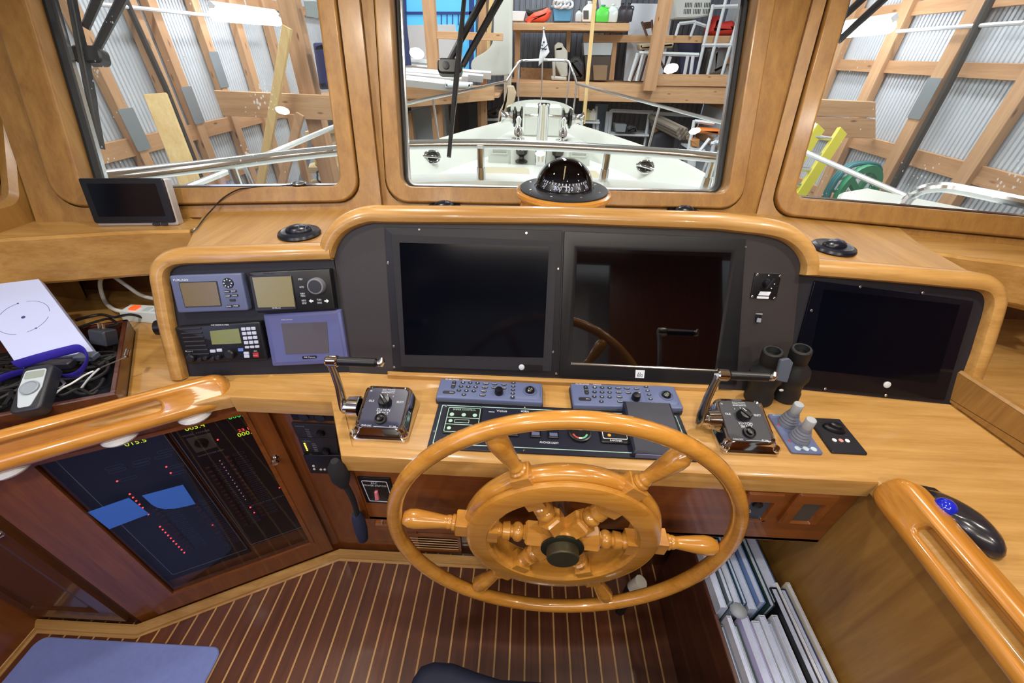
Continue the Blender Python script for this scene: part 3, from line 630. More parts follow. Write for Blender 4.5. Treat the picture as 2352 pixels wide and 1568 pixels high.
t = MB(); a, b = LW.ab(659, 734, .0135); t.text(LW, 'PWR COM RUN', a, b, .0028, .0136, .026); lb = MB(); rel(LW, [(694, 818), (727, 816), (728, 822), (695, 824)], .0135, lb, None, .002); lb.build('badge', BLACKP, d4)
a, b = LW.ab(711, 820, .0145); t.text(LW, 'GE Fanuc', a, b, .0036, .0144, .028); t.build('lettering', LETTER, d4)

# ================================================================== TRACKBALL KEYBOARDS
def keyboard(px, label):
    P = [onz(x, y, .922) for x, y in px]; o = (P[0]+P[3])/2; uu = (P[1]+P[2])/2-o
    Wd = uu.length; Dp = ((P[0]-P[3]).length+(P[1]-P[2]).length)/2; F = Fr((o.x, o.y, .9008), uu, V((-uu.y, uu.x, 0))); root = thing('trackball_keyboard', F(Wd/2, 0), label, 'keyboard', 'trackball keyboards')
    h = Dp/2; out = rrect(0, Wd, -h, h, .006); MB().plate(F, out, 0, .012, .003).build('base', DKGREY, root)
    MB().plate(F, inset(ccw(out), .0015), .012, .022, .004, steps=3).build('top_case', GREYK, root)
    MB().loft([[F(a, b, c) for a, b in q] for q, c in ((rrect(Wd*.66, Wd-.006, -h+.008, h-.003, .012), .02), (rrect(Wd*.68, Wd-.008, -h+.012, h-.005, .012), .0245), (rrect(Wd*.70, Wd-.011, -h+.015, h-.008, .01), .0255))], True).build('palm_rest', GREYK, root)
    MB().lathe(F.at(Wd*.875, 0, .025), [(.018, 0), (.0172, .0022), (.0155, .0022), (.014, -.001)], 24).build('ball_ring', GREYP, root)
    MB().sph(F(Wd*.875, .001, .0245), .0125, 18, 10).build('trackball', BLACKG, root)
    kb = MB(); t = MB()
    def ov(a, b, w_, h_, s, z=.0225):
        kb.plate(F.at(a, b, 0), circ(0, 0, w_/2, 12, h_/2), z-.001, z+.0014, .0006)
        if s: t.text(F, s, a, b, min(.0036, h_*.6), z+.0016, min(w_*.75, .0035*len(s)))
    n = 1
    for r in range(3):
        for c in range(3): ov(Wd*(.23+.07*c)-r*.003, h*(.62-.42*r), .0115, .0085, str(n)); n += 1
    ov(Wd*.30-.010, h*-.62, .0115, .0085, '0')
    for r, s in enumerate(('CENTER', 'WPT/RTE', 'MENU', 'RNG')): ov(Wd*.45-r*.0012, h*(.62-.4*r), .0155, .0085, s)
    for q, s in enumerate(('DISP', 'ALRM', 'PLOT', 'ENTER')): ov(Wd*(.535+.09*(q % 2)), h*(.62-.4*(q//2)), .014, .0085, s)
    for r, s in enumerate('ABCDE'): ov(Wd*.715, h*(.72-.36*r), .011, .0072, s, .026)
    kb.plate(F, rrect(Wd*.125, Wd*.165, -h*.05, h*.75, .005), .021, .0236, .0006); kb.plate(F, rrect(Wd*.06, Wd*.175, -h*.60, -h*.30, .005), .021, .0232, .0006)
    t.text(F, '+', Wd*.145, h*.6, .004, .0238); t.text(F, 'GAIN', Wd*.145, h*.34, .0025, .0238); t.text(F, '-', Wd*.145, h*.1, .004, .0238); t.text(F, 'BRILL', Wd*.145, -h*.45, .003, .0234)
    t.text(F, 'FURUNO', Wd*.12, h*.90, .0042, .0222, .034); t.text(F, 'NAVnet', Wd*.26, h*.90, .0042, .0222, .02)
    kb.build('key', DKGREY, each=True, parent=root); t.build('lettering', LETTER, root)
    MB().lathe(F.at(Wd*.585, -h*.28, .022), [(.0105, 0), (.0102, .012), (.009, .0145), (.003, .015)], 18).build('knob', BLACKP, root)
keyboard([(1012, 868), (1247, 880), (1248, 925), (998, 913)], 'blue-grey trackball keyboard lying below the port large monitor')
keyboard([(1311, 880), (1550, 886), (1572, 940), (1313, 930)], 'blue-grey trackball keyboard lying below the glossy monitor')

# ================================================================== SWITCH PANEL BEHIND THE WHEEL
SP = hz(.9008); LINE = mat('pale_green_line', 'a9cfc4', .5); PANELB = mat('blue_black_panel', '161a2c', .38)
sp = thing('switch_panel', (.1, .56, .9), 'wide black switch panel with pale border line, under the top of the wheel', 'switch panel')
x0, x1, y0, y1 = -.190, .392, .553, .693
MB().plate(SP, rrect(x0, x1, y0, y1, .003), 0, .004, .001).build('plate', PANELB, sp)
MB().ring(SP, rrect(x0+.010, x1-.010, y0+.012, y1-.010, .002), rrect(x0+.0118, x1-.0118, y0+.0138, y1-.0118, .002), .0038, .0044).build('border_line', LINE, sp)
wc = MB().plate(SP, rrect(-.165, -.082, .594, .676, .004), .004, .008, .001); wc.build('wiper_control', BLACKP, sp)
wl = MB().ring(SP, rrect(-.162, -.085, .597, .673, .004), rrect(-.1605, -.0865, .5985, .6715, .003), .0078, .0084)
wl.plate(SP, rrect(-.1605, -.0865, .6395, .641, .0005), .0078, .0084).plate(SP, rrect(-.1605, -.0865, .619, .6205, .0005), .0078, .0084)
for a in (-.151, -.123, -.097): wl.plate(SP, circ(a, .650, .0052), .0078, .0086)
wl.plate(SP, circ(-.151, .630, .0046), .0078, .0086).plate(SP, circ(-.151, .608, .0046), .0078, .0086).ring(SP, rrect(-.142, -.108, .625, .635, .001), rrect(-.141, -.109, .626, .634, .001), .0078, .0084).text(SP, 'WIPER CONTROL', -.1235, .666, .0052, .0085, .055); wl.build('lettering', LINE, sp)
wl = MB(); [wl.plate(SP, circ(a, .651, .0036), .008, .0105, .0008) for a in (-.137, -.11)]; wl.build('button', BLACKP, sp, each=True)
for a, nm in ((-.05, 'HORN'), (-.005, 'WINDLASS'), (.045, 'NAV LIGHT'), (.085, 'ANCHOR LIGHT')):
    q = thing if 0 else None
    s = MB().plate(SP, rrect(a-.012, a+.012, .594, .618, .002), .004, .010, .002); s.build('rocker_switch', BLACKP, sp); MB().plate(SP, rrect(a-.009, a+.009, .597, .606, .001), .010, .0115, .0005).build('rocker', GREYP, sp)
t = MB().text(SP, 'ANCHOR LIGHT', .075, .583, .0055, .0045, .042).text(SP, 'Vetus', -.035, .672, .007, .0045, .025).text(SP, 'HORN', .02, .674, .006, .0045, .018).plate(SP, rrect(-.066, -.052, .6665, .668, .0005), .0042, .0046)
MB().lathe(SP.at(.145, .612, .004), [(.026, 0), (.0255, .006), (.022, .007), (.021, .005), (.004, .005)], 28).build('gauge', BLACKP, sp, 'round gauge with coloured scale')
for i, col in enumerate(('c44a40', 'c44a40', 'e8ece8', '6fc0a0', '6fc0a0')):
    th = rad(-150+i*30); MB().plate(SP.at(.145+.016*math.cos(th), .612+.016*math.sin(th), .0088, th+PI/2), rrect(-.004, .004, -.002, .002, .0005), 0, .0006).build('gauge_mark', mat('gauge_mark_%s_%d' % (col, i), col, .5), sp)
t.plate(SP, circ(-.035, .578, .010, 20), .0042, .0047).build('lettering', LETTER, sp); MB().lathe(SP.at(-.035, .578, .0045), [(.0085, 0), (.008, .008), (.003, .009)], 16).build('knob', BLACKP, sp)
MB().plate(SP, rrect(.19, .255, .588, .632, .004), .004, .010, .002).build('stabilizer_control', BLACKP, sp)
MB().ring(SP, rrect(.195, .25, .597, .629, .003), rrect(.1965, .2485, .5985, .6275, .003), .0096, .0104).text(SP, 'RAMTHER', .2225, .5925, .005, .0105, .026).build('lettering', LETTER, sp)
MB().plate(SP, circ(.21, .607, .004), .0098, .0115, .0005).build('button', mat('amber_button', 'd79a4a', .4), sp)
f_ = MB(); [scr(f_, SP, a, b, .004, .0025) for a, b in ((.02, .688), (.02, .559), (.30, .56), (-.17, .68), (-.085, .68), (-.183, .6), (.195, .591), (.25, .591))]; f_.build('screw', STEEL, each=True, parent=sp)
hb = thing('handset_cradle', (.305, .56, .905), 'black box with a sloping lid on the right end of the switch panel', 'box')
HB = Fr((.253, .556, .905), (1, 0, 0), (0, 1, 0)); MB().loft([[HB(a, b, c) for a, b, c in q] for q in ([(0, 0, 0), (.115, 0, 0), (.110, .137, 0), (0, .137, 0)], [(0, 0, .012), (.115, 0, .012), (.110, .137, .03), (0, .137, .03)], [(.004, .006, .017), (.11, .006, .017), (.105, .132, .034), (.004, .132, .034)])], True).build('lid', mat('smooth_blue_black_plastic', '1d2234', .5), hb)
MB().plate(Fr((.253, .5555, .905), (1, 0, 0), (0, 0, 1)), rrect(.004, .111, .0, .011, .002), 0, .002).build('lip', GREYP, hb)

# ================================================================== ENGINE CONTROL HEADS
LEVERM = mat('brushed_chrome', 'b9b4aa', .2, 1)
PLATE_B = mat('dark_control_plate', '2c2f48', .35)
def control_head(xc, y0, label, lit):
    root = thing('engine_control', (xc, y0+.06, .9), label, 'engine control')
    B = Fr((xc, y0, .9005), (1, 0, 0), (0, 1, 0)); sl = rad(16); T = Fr((xc, y0, .922), (1, 0, 0), (0, math.cos(sl), math.sin(sl)))
    r0 = rrect(-.064, .064, 0, .128, .012, 5); rt = rrect(-.056, .056, .010, .124, .016, 5); ri = rrect(-.047, .047, .017, .117, .014, 5); rb = rrect(-.062, .062, .003, .128, .014, 5)
    MB().loft([[B(*p, 0) for p in r0], [B(*p, .007) for p in r0], [B(*p, .011) for p in rb], [T(*p, -.004) for p in rt], [T(*p, .002) for p in inset(rt, .003)], [T(*p, .003) for p in inset(ri, -.003)], [T(*p, 0) for p in ri]], True).build('housing', CHROME, root)
    MB().plate(T, inset(ri, .001), -.001, .0012).build('plate', PLATE_B if lit else DKGREY, root)
    for sx in (-1, 1):
        MB().lathe(B.at(sx*.054, .012, .008), [(.010, 0), (.0105, .006), (.008, .010), (.002, .010)], 14).build('mounting_screw', CHROME, root)
    kn = T.at(0, .078, .001, .7); MB().lathe(T.at(0, .078, .001), [(.0155, 0), (.0145, .010), (.012, .016), (.004, .017)], 20).plate(kn, rrect(-.004, .004, -.013, .013, .002), .010, .021, .0015).build('selector_knob', BLACKP, root)
    MB().lathe(T.at(0, .037, .001), [(.0135, 0), (.013, .006), (.010, .007), (.009, .004), (.007, .004), (.0065, .010), (.002, .011)], 20).build('station_button', BLACKP, root)
    t = MB().text(T, 'STATION', 0, .060, .0062, .0014, .030).text(T, 'SELECT', 0, .0525, .0062, .0014, .026).text(T, 'OLE', -.033, .082, .005, .0014, .012).text(T, 'SELECT', .033, .082, .005, .0014, .016)
    for a, b, s in ((-.014, .096, '1'), (0, .099, '2'), (.014, .096, '3')): t.text(T, s, a, b, .004, .0014)
    for i in range(3): t.text(T, ('SELECT ONE LEVER', 'CONTROL STATION', 'BEFORE DEPARTURE')[i], 0, .113-.004*i, .0024, .0014, .030)
    t.text(T, 'TWIN DISC', -.028, .0205, .004, .0014, .022).text(T, 'EC-200', .030, .0205, .004, .0014, .014).plate(T, rrect(-.012, .042, .0185, .0192, .0003, 1), .001, .0015)
    t.plate(kn, rrect(-.0006, .0006, .002, .0125, .0003, 1), .0208, .0214); t.text(T, 'N', -.040, .108, .004, .0014); t.build('lettering', LETTER, root)
    # lever boss on the port side of the housing
    MB().cyl((xc-.058, y0+.068, .936), (xc-.082, y0+.068, .936), .024, .022, 20).cyl((xc-.082, y0+.068, .936), (xc-.098, y0+.068, .936), .015, .013, 16).build('lever_boss', CHROME, root)
    LF = Fr((xc-.096, y0+.068, .936), (0, 1, 0), (0, 0, 1))
    L_ = .128; MB().loft([[LF(w_*math.cos(2*PI*k/14)+o_, b, t_*math.sin(2*PI*k/14)) for k in range(14)] for b, w_, t_, o_ in ((-.020, .004, .003, 0), (-.016, .010, .007, 0), (0, .0145, .0085, 0), (.02, .0135, .0085, .002), (.06, .0105, .0078, .006), (.10, .0090, .0075, .004), (L_, .0085, .0075, 0))], True).build('lever', LEVERM, root)
    hx = xc-.102; hz_ = .936+L_+.004; yy = y0+.068
    MB().tube([(hx, yy, hz_), (hx+.003, yy, hz_), (hx+.022, yy, hz_), (hx+.025, yy, hz_)], [.010, .0125, .0125, .010], 18).build('handle_ferrule', CHROME, root)
    MB().tube([(hx+.025, yy, hz_), (hx+.026, yy, hz_), (hx+.104, yy, hz_), (hx+.108, yy, hz_)], [.008, .0098, .0098, .006], 18).build('handle_grip', BLACKP, root)
    MB().tube([(hx+.108, yy, hz_), (hx+.110, yy, hz_), (hx+.115, yy, hz_), (hx+.118, yy, hz_+.004), (hx+.118, yy+.004, hz_+.012)], [.006, .0085, .0085, .006, .003], 14).build('handle_button', STEEL, root)
control_head(-.300, .567, 'chrome engine control head with upright lever, left of the wheel', True)
control_head(.514, .578, 'chrome engine control head with upright lever, right of the wheel beside the binoculars', False)
DARKW = wood('locker_shade_teak', '472714', '5c361d', (0, 0, 1), coat=.4)  # locker teak with the corner's shade put into the colour
# ================================================================== BREAKER PANEL CABINET (port, diagonal)
da = V((P_[2][0]-P_[1][0], P_[2][1]-P_[1][1], 0)); DF = Fr((*P_[1], 0), da, (0, 0, 1)); DL = da.length
bc = thing('breaker_cabinet', DF(DL/2, 0), 'diagonal teak cabinet with a glazed door over the lit electrical panel', 'cabinet')
SMOKE = glass('smoked_acrylic', (.62, .62, .66), 1.55)
inn = DF.pts([(392, 1362), (711, 1246), (559, 949), (88, 1065)], .016); a0 = (inn[0][0]+inn[3][0])/2; a1 = (inn[1][0]+inn[2][0])/2; b0 = (inn[0][1]+inn[1][1])/2; b1 = max(inn[2][1], inn[3][1])
aR = (DF.ab(611, 944, .016)[0]+DF.ab(761, 1247, .016)[0])/2; aL = a0-.075
MB().ring(DF, rrect(0, DL, 0, .866, .001, 1), rrect(a0-.02, a1+.02, b0-.02, b1+.02, .001, 1), -.02, .0).build('face_frame', TEAKDKZ, bc)
dr = MB().ring(DF, rrect(aL, aR, .047, .856, .003, 3), rrect(a0, a1, b0, b1, .006, 3), 0, .018); dr = dr.build('door', TEAKDKZ, bc)
LOC[dr.name] = LOC[bc.name]
MB().ring(DF, rrect(a0-.012, a1+.012, b0-.012, b1+.012, .006, 3), rrect(a0, a1, b0, b1, .004, 3), .018, .021).build('bead', TEAKDK, dr)
p = MB(); p.face([p.bm.verts.new(DF(*q, .014)) for q in rrect(a0, a1, b0, b1, .004, 1)]); p.build('pane', SMOKE, dr, 'smoked acrylic pane')
a, b = DF.ab(632, 1057, .03); MB().lathe(DF.at(a, b, .018), [(.011, 0), (.009, .004), (.006, .008), (.009, .014), (.011, .019), (.008, .024), (.003, .025)], 16).build('knob', CHROME, dr, 'round chrome knob')
MB().plate(DF, rrect(a0-.01, a1+.01, b0-.01, b1+.01, .004), -.012, -.008).build('back_board', TEAKDK, bc)
PB = mat('black_breaker_panel', '17171d', .4); LN = mat('fine_panel_line', '8f95a6', .5)
pb = b0+.075; aM0 = DF.ab(565, 1244, 0)[0]; aM1 = DF.ab(578, 1242, 0)[0]; aM0 = (DF.ab(560, 1242, -.002)[0]+DF.ab(377, 992, -.002)[0])/2
pl = MB().plate(DF, rrect(a0-.004, aM0, pb-.035, b1+.02, .003), -.008, -.002, .001); pl.build('breaker_panel', PB, bc)
pr = MB().plate(DF, rrect(aM0+.006, a1+.004, pb, b1+.02, .003), -.008, -.002, .001); pr.build('breaker_panel', PB, bc)
ln = MB()
for x0, x1, y0 in ((a0+.022, aM0-.004, pb-.01), (aM0+.010, a1-.004, pb+.006)):
    ln.ring(DF, rrect(x0, x1, y0, b1+.012, .004), rrect(x0+.0012, x1-.0012, y0+.0012, b1+.0108, .003), -.002, -.0012)
ln.build('border_line', LN, bc)
# breaker rows
RB = mat('dark_red_breaker', '3a1c20', .45); BT = mat('dim_label', '4c5470', .5)
for x, n, y0 in ((a0+.105, 13, .30), (a0+.19, 14, .26), (aM0+.030, 17, .33), (aM0+.085, 17, .35)):
    mb = MB(); tx = MB()
    for i in range(n):
        y = y0+i*.0185; mb.plate(DF, rrect(x, x+.012, y, y+.009, .001, 1), -.002, .004, .001); tx.ring(DF, rrect(x+.018, x+.046, y, y+.009, .002, 1), rrect(x+.0186, x+.0454, y+.0006, y+.0084, .0015, 1), -.002, -.0014)
    mb.build('breaker', RB, bc, each=True); tx.build('breaker_labels', BT, bc)
# small push-button outlines near the top
tx = MB()
for x, y in ((380, 1035), (325, 1058), (262, 1072), (375, 1048), (325, 1066), (270, 1080), (405, 1070), (410, 1085), (295, 1098)):
    a, b = DF.ab(x, y, -.002); tx.ring(DF, rrect(a-.018, a+.018, b-.005, b+.005, .003, 1), rrect(a-.0172, a+.0172, b-.0042, b+.0042, .002, 1), -.002, -.0012)
tx.build('push_button', BT, bc)
# selector switch plate
q = DF.pts([(428, 1007), (484, 993), (499, 1024), (451, 1039)], -.002); MB().plate(DF, rpoly(ccw(q), .001), -.002, 0).build('selector_plate', mat('dull_metal_plate', '7a756a', .5, .6), bc)
a, b = DF.ab(463, 1016, 0); MB().lathe(DF.at(a, b, -.001), [(.016, 0), (.015, .006), (.011, .008), (.003, .008)], 18).plate(DF.at(a, b, 0, .6), rrect(-.004, .004, -.016, .016, .002), 0, .009).build('selector_knob', BLACKP, bc)
tx = MB(); a, b = DF.ab(450, 995, -.001); tx.text(DF, 'VESSEL POWER', a, b, .006, -.0012, .062); a, b = DF.ab(485, 1040, -.001); tx.text(DF, 'SHORE POWER INLET', a, b, .005, -.0012, .062); a, b = DF.ab(612, 1150, -.001); tx.text(DF, '220 VOLT AC SYSTEM', a, b, .006, -.0012, .10); tx.build('lettering', LN, bc)
# lit numerals and lamps
YG = mat('yellow_green_digits', 'd8f03a', .5, emit=1.3); GRN = mat('green_digits', '49f26a', .5, emit=1.3); RED = mat('red_lamp', 'ff4a48', .5, emit=2.2)
def digits(s, x, y, h, m_):
    a, b = DF.ab(x, y, -.001); MB().text(DF, s, a, b, h, -.0008, h*.62*len(s)).build('digits', m_, bc)
digits('015.5', 311, 1015, .014, YG); digits('22.1', 309, 1008, .008, RED); digits('005.4', 447, 980, .014, YG); digits('000.0', 545, 954, .014, GRN); digits('23.1', 560, 986, .010, RED); digits('000.0', 566, 994, .014, YG)
lm = MB(); A = lambda x, y, r=.0024: lm.lathe(DF.at(*DF.ab(x, y, -.001), -.002), [(r, 0), (r*.9, .0016), (r*.4, .003), (r*.1, .0032)], 8)
for i in range(10): A(367.5+i*6.2, 1209.5+i*6.6)
for i in range(6): A(498+i*5, 1218+i*6.3) if i else A(488, 1205)
for i in range(5): A(298+i*7.4, 1134.5+i*7.9)
for x, y in ((341, 1181), (382, 1072), (392, 1086), (269, 1105), (449, 1157), (642, 1120), (500, 1010), (575, 1165), (584, 1177)): A(x, y)
lm.build('indicator_lamp', RED, bc, each=True)
lm = MB()
for i in range(13): A(505+i*4.9, 1058+i*7.4, .0016)
lm.build('indicator_lamp', mat('dim_pink_lamp', 'c89a98', .5, emit=.5), bc, each=True)
TAPE = mat('blue_masking_tape', '3f74d8', .6)
def tape(px, label):
    q = DF.pts(px, .0148); MB().plate(DF, ccw(q), .0142, .0148).build('masking_tape', TAPE, None, label, 'tape', 'blue tape on the breaker panel door')
tape([(201, 1176), (296, 1143), (343, 1180), (251, 1215)], 'lower left of two blue tape pieces on the breaker panel door, square cut')
tape([(326, 1138), (420, 1113), (449, 1157), (430, 1162), (400, 1168), (378, 1169), (360, 1165), (349, 1159)], 'upper right of two blue tape pieces on the breaker panel door, with a curved edge')
# puck lights under the rail
for (x, y), lab in (((35, 1075), 'leftmost white puck light under the port handrail'), ((285, 1003), 'middle white puck light under the port handrail'), ((455, 955), 'rightmost white puck light under the port handrail, nearest the helm')):
    P0 = onz(x, y, .838); F = Fr((P0.x+.001, P0.y-.003, .8600), (1, 0, 0), (0, -1, 0)); r = thing('puck_light', F(0, 0), lab, 'light', 'puck lights under the port handrail')
    MB().lathe(F, [(.036, 0), (.038, .010), (.034, .016), (.028, .017)], 24).build('rim', WHITE, r); MB().lathe(F, [(.028, .012), (.027, .0175), (.003, .0185)], 20).build('lens', mat('frosted_lens', 'f2efe6', .4), r)
# soffit over the door
# outboard locker door
lk = thing('corner_locker', (-1.42, .482, .06), 'teak locker door in the shadowed corner beside the breaker cabinet', 'door')
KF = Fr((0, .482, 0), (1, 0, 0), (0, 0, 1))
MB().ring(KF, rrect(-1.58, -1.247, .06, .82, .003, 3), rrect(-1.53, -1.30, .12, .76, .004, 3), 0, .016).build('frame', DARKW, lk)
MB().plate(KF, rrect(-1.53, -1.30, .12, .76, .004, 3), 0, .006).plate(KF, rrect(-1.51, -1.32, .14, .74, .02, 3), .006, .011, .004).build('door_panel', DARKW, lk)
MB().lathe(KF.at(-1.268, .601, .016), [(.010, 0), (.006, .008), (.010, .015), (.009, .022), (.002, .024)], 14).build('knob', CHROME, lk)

# small instruments on the forward face under the worktop
GF = Fr((0, .762, 0), (1, 0, 0), (0, 0, 1))
g1 = dev(GF, 'gauge_pod', [(663, 945), (775, 950), (775, 968), (672, 965)], 0, .014, BLACKP, 'black twin gauge unit at the top of the stack left of the worktop corner', 'instrument', .003, .003)
for x, y in ((695, 957), (733, 959)): MB().lathe(GF.at(*GF.ab(x, y, .014), .014), [(.017, 0), (.017, .002), (.014, .003), (.013, .001), (.002, .001)], 20).build('dial', DKGREY, g1)
for px, kx, s, lab in (([(668, 972), (770, 977), (772, 1006), (683, 1004)], (737, 994), 'LIGHTING', 'upper of two dark panels with a round knob left of the worktop corner'), ([(684, 1006), (773, 1008), (778, 1045), (698, 1043)], (749, 1034), 'LEVEL', 'lower of two dark panels with a knob, showing a column of yellow lamps')):
    g = dev(GF, 'control_panel', px, 0, .008, mat('charcoal_panel', '2a282c', .45), lab, 'instrument', .002, .001)
    a, b = GF.ab(*kx, .01); MB().lathe(GF.at(a, b, .008), [(.012, 0), (.011, .010), (.007, .012), (.002, .012)], 18).build('knob', BLACKP, g)
    MB().lathe(GF.at(*GF.ab(kx[0]-4, kx[1]+9, .02), .008), [(.006, 0), (.006, .004), (.002, .005)], 12).build('button', WHITE, g)
    t = MB(); aa, bb = GF.ab(px[0][0]+20, px[0][1]+7, .0085); t.text(GF, s, aa, bb, .004, .0082, .026)
    for i in range(5): t.plate(GF, rrect(aa+.012, aa+.024, bb-.012-i*.008, bb-.0105-i*.008, .0004, 1), .008, .0083)
    t.build('lettering', LN, g)
    if 'yellow' in lab:
        l_ = MB(); 
        for i in range(5): l_.plate(GF, rrect(aa-.012, aa-.007, bb-.014-i*.0075, bb-.009-i*.0075, .001, 1), .008, .0088)
        l_.build('level_lamp', mat('yellow_lamp', 'ffe14a', .5, emit=1.6), g, each=True)
g = dev(GF, 'stereo_remote', [(695, 1046), (782, 1046), (790, 1090), (713, 1087)], 0, .02, BLACKP, 'black remote with white buttons, bottom of the stack left of the worktop corner', 'instrument', .004, .003)
kb = MB()
for x, y in ((720, 1070), (722, 1077), (737, 1078), (746, 1078), (757, 1079)): kb.lathe(GF.at(*GF.ab(x, y, .021), .02), [(.004, 0), (.004, .002), (.001, .003)], 10)
kb.build('button', WHITE, g, each=True)
# black strap hanging from the corner of the worktop
FUZZ = mat('black_webbing', '14151c', .8, bump=.4, bscale=700)
st = thing('hanging_strap', (-.385, .52, .56), 'black padded strap hanging from the port corner of the worktop', 'strap')
pt = lambda x, y, Y=.515: ony(x, y, Y)
MB().tube([pt(768, 1058), pt(772, 1072), pt(783, 1095), pt(790, 1113)], [.008, .018, .020, .011], 14).build('padded_head', FUZZ, st)
MB().tube(spline([pt(788, 1108), pt(800, 1125), pt(812, 1150), pt(820, 1178), pt(822, 1186)], 4), .0085, 10, sq=.6).build('strap', FUZZ, st)
MB().tube([pt(818, 1180), pt(822, 1188), pt(829, 1215), pt(834, 1236), pt(833, 1242)], [.010, .0145, .0155, .013, .005], 12).build('end_tab', mat('navy_webbing', '1a2340', .8), st)
# power switch plate on the fascia
k = dev(FF, 'power_switch', [(819, 1096), (895, 1099), (910, 1158), (842, 1154)], 0, .004, BLACKP, 'black labelled power switch plate on the cabinet front left of the wheel', 'switch', .002, .001, part='plate')
q = FF.pts([(829, 1103), (888, 1106), (903, 1153), (849, 1150)], .004); t = MB().ring(FF, rpoly(ccw(q), .004), rpoly(inset(ccw(q), .0014), .003), .0038, .0046)
a, b = FF.ab(859, 1108, .004); t.text(FF, 'ESC', a, b-.002, .0065, .0046); t.text(FF, 'POWER SWITCH', a, b-.011, .0062, .0046, .052); t.build('lettering', LETTER, k)
q = FF.pts([(861, 1126), (868, 1126), (872, 1143), (863, 1144)], .004); MB().plate(FF, ccw(q), .004, .010, .001).build('rocker', mat('pink_red_rocker', 'd87b83', .4), k)
k2 = thing('cabinet_latch', FF.at(0, 0)(FF.ab(878, 1197)[0], FF.ab(878, 1197)[1]), 'tiny metal latch under the power switch plate', 'latch'); a, b = FF.ab(879, 1196, .012)
MB().box(FF, a-.002, a+.002, b-.012, b+.006, .012, .018, .001).build('catch', STEEL, k2)
# two framed plates on the fascia right of the wheel
for o_px, i_px, lab, extra in (([(1712, 1131), (1800, 1136), (1773, 1197), (1690, 1194)], [(1721, 1150), (1771, 1151), (1748, 1192), (1702, 1192)], 'framed dark socket plate with two bright pins, right of the wheel', True), ([(1835, 1134), (1921, 1140), (1890, 1206), (1790, 1204)], [(1842, 1155), (1887, 1156), (1861, 1198), (1817, 1195)], 'framed blank grey plate next to the starboard cabinet', False)):
    O = FF.pts(o_px, .01); I = FF.pts(i_px, .006); xs = [p[0] for p in O]; ys = [p[1] for p in O]; xi = [p[0] for p in I]; yi = [p[1] for p in I]
    av = lambda l, i, j: (l[i]+l[j])/2
    ro = (av(xs, 0, 3), av(xs, 1, 2), av(ys, 2, 3), av(ys, 0, 1)); rn = (av(xi, 0, 3), av(xi, 1, 2), av(yi, 2, 3), av(yi, 0, 1))
    g = thing('framed_plate', FF((ro[0]+ro[1])/2, ro[2]), lab, 'plate')
    MB().loft([[FF(a, b, c) for a, b in p] for p, c in ((rrect(*ro, .006), 0), (rrect(*ro, .006), .007), (inset(rrect(*ro, .006), .004), .011), (rrect(rn[0]-.003, rn[1]+.003, rn[2]-.003, rn[3]+.003, .003), .011), (rrect(*rn, .003), .004))], True, False, False).build('frame', TEAKDK, g)
    MB().plate(FF, rrect(*rn, .003), 0, .005).build('plate', mat('slate_plate_%d' % extra, '3a4152' if extra else '46433f', .45), g)
    if extra:
        MB().lathe(FF.at(rn[0]+.018, rn[3]-.012, .005), [(.011, 0), (.010, .006), (.002, .007)], 14).build('knob', BLACKP, g)
        for x, y in ((1723, 1174), (1734, 1162), (1747, 1191)): MB().lathe(FF.at(*FF.ab(x, y, .006), .005), [(.003, 0), (.003, .003), (.001, .0035)], 8).build('pin', STEEL, g)
# louvre vent low under the dash
UF = Fr((0, .767, 0), (1, 0, 0), (0, 0, 1)); q = UF.pts([(925, 1222), (1058, 1228), (1075, 1262), (945, 1258)]); x0, x1, y0, y1 = q[0][0], q[1][0], min(q[2][1], q[3][1]), max(q[0][1], q[1][1])
lv = thing('louvre_vent', UF((x0+x1)/2, y0), 'teak louvre vent low under the dash behind the wheel rim', 'vent')
MB().ring(UF, rrect(x0, x1, y0, y1, .004, 2), rrect(x0+.012, x1-.012, y0+.01, y1-.01, .002, 2), 0, .01).build('frame', TEAKDK, lv)
n = 6
sl_ = MB()
for i in range(n): y = y0+.014+(y1-y0-.03)*i/(n-1); sl_.box(Fr(UF(0, y, .002), (1, 0, 0), (0, -.5, .85)), x0+.012, x1-.012, -.006, .006, 0, .003, .001)
sl_.build('slat', TEAK, lv, each=True)

# ================================================================== THRUSTER CONTROLS, BINOCULARS, MOUSE
j = thing('thruster_control', (.64, .645, .9), 'grey control plate with two joysticks in ribbed boots, right of the wheel', 'control')
JP = hz(.9008); q = [onz(x, y, .905).xy.to_tuple() for x, y in ((1762, 950), (1826, 950), (1882, 1038), (1812, 1042))]; q = [(.609, .704), (.678, .704), (.676, .588), (.607, .588)]
MB().plate(JP, rpoly(ccw(q), .006), 0, .006, .002).build('plate', GREYP, j)
BOOT = mat('grey_rubber_boot', '6a7080', .55); TIPG = mat('light_grey_knob', 'a0a6ad', .5)
for x, y in ((.6405, .674), (.6420, .627)):
    F = Fr((x, y, .9068), (1, 0, .05), (0, 1, .05)); s = MB().lathe(F, [(.021, -.001), (.021, .006), (.0185, .010), (.0195, .013), (.0165, .017), (.0175, .020), (.0145, .024), (.0155, .027), (.0125, .031), (.0125, .035), (.010, .040)], 20).build('joystick', BOOT, j, 'ribbed grey joystick'); LOC[s.name] = LOC[j.name]
    MB().lathe(F, [(.008, .036), (.0105, .042), (.0105, .064), (.0095, .066), (.002, .0665)], 18).build('knob', TIPG, s)
t = MB(); F = JP
for i in range(3): t.plate(F, circ(.6245+i*.0175, .599, .0062, 16), .0058, .0066)
t.text(F, 'SIDE-POWER', .632, .6985, .004, .0064, .03).plate(F, rrect(.63, .656, .5985, .5995, .0003, 1), .0058, .0064); t.build('button_print', mat('pale_blue_print', 'b9ccd6', .5), j, each=True)
t = MB()
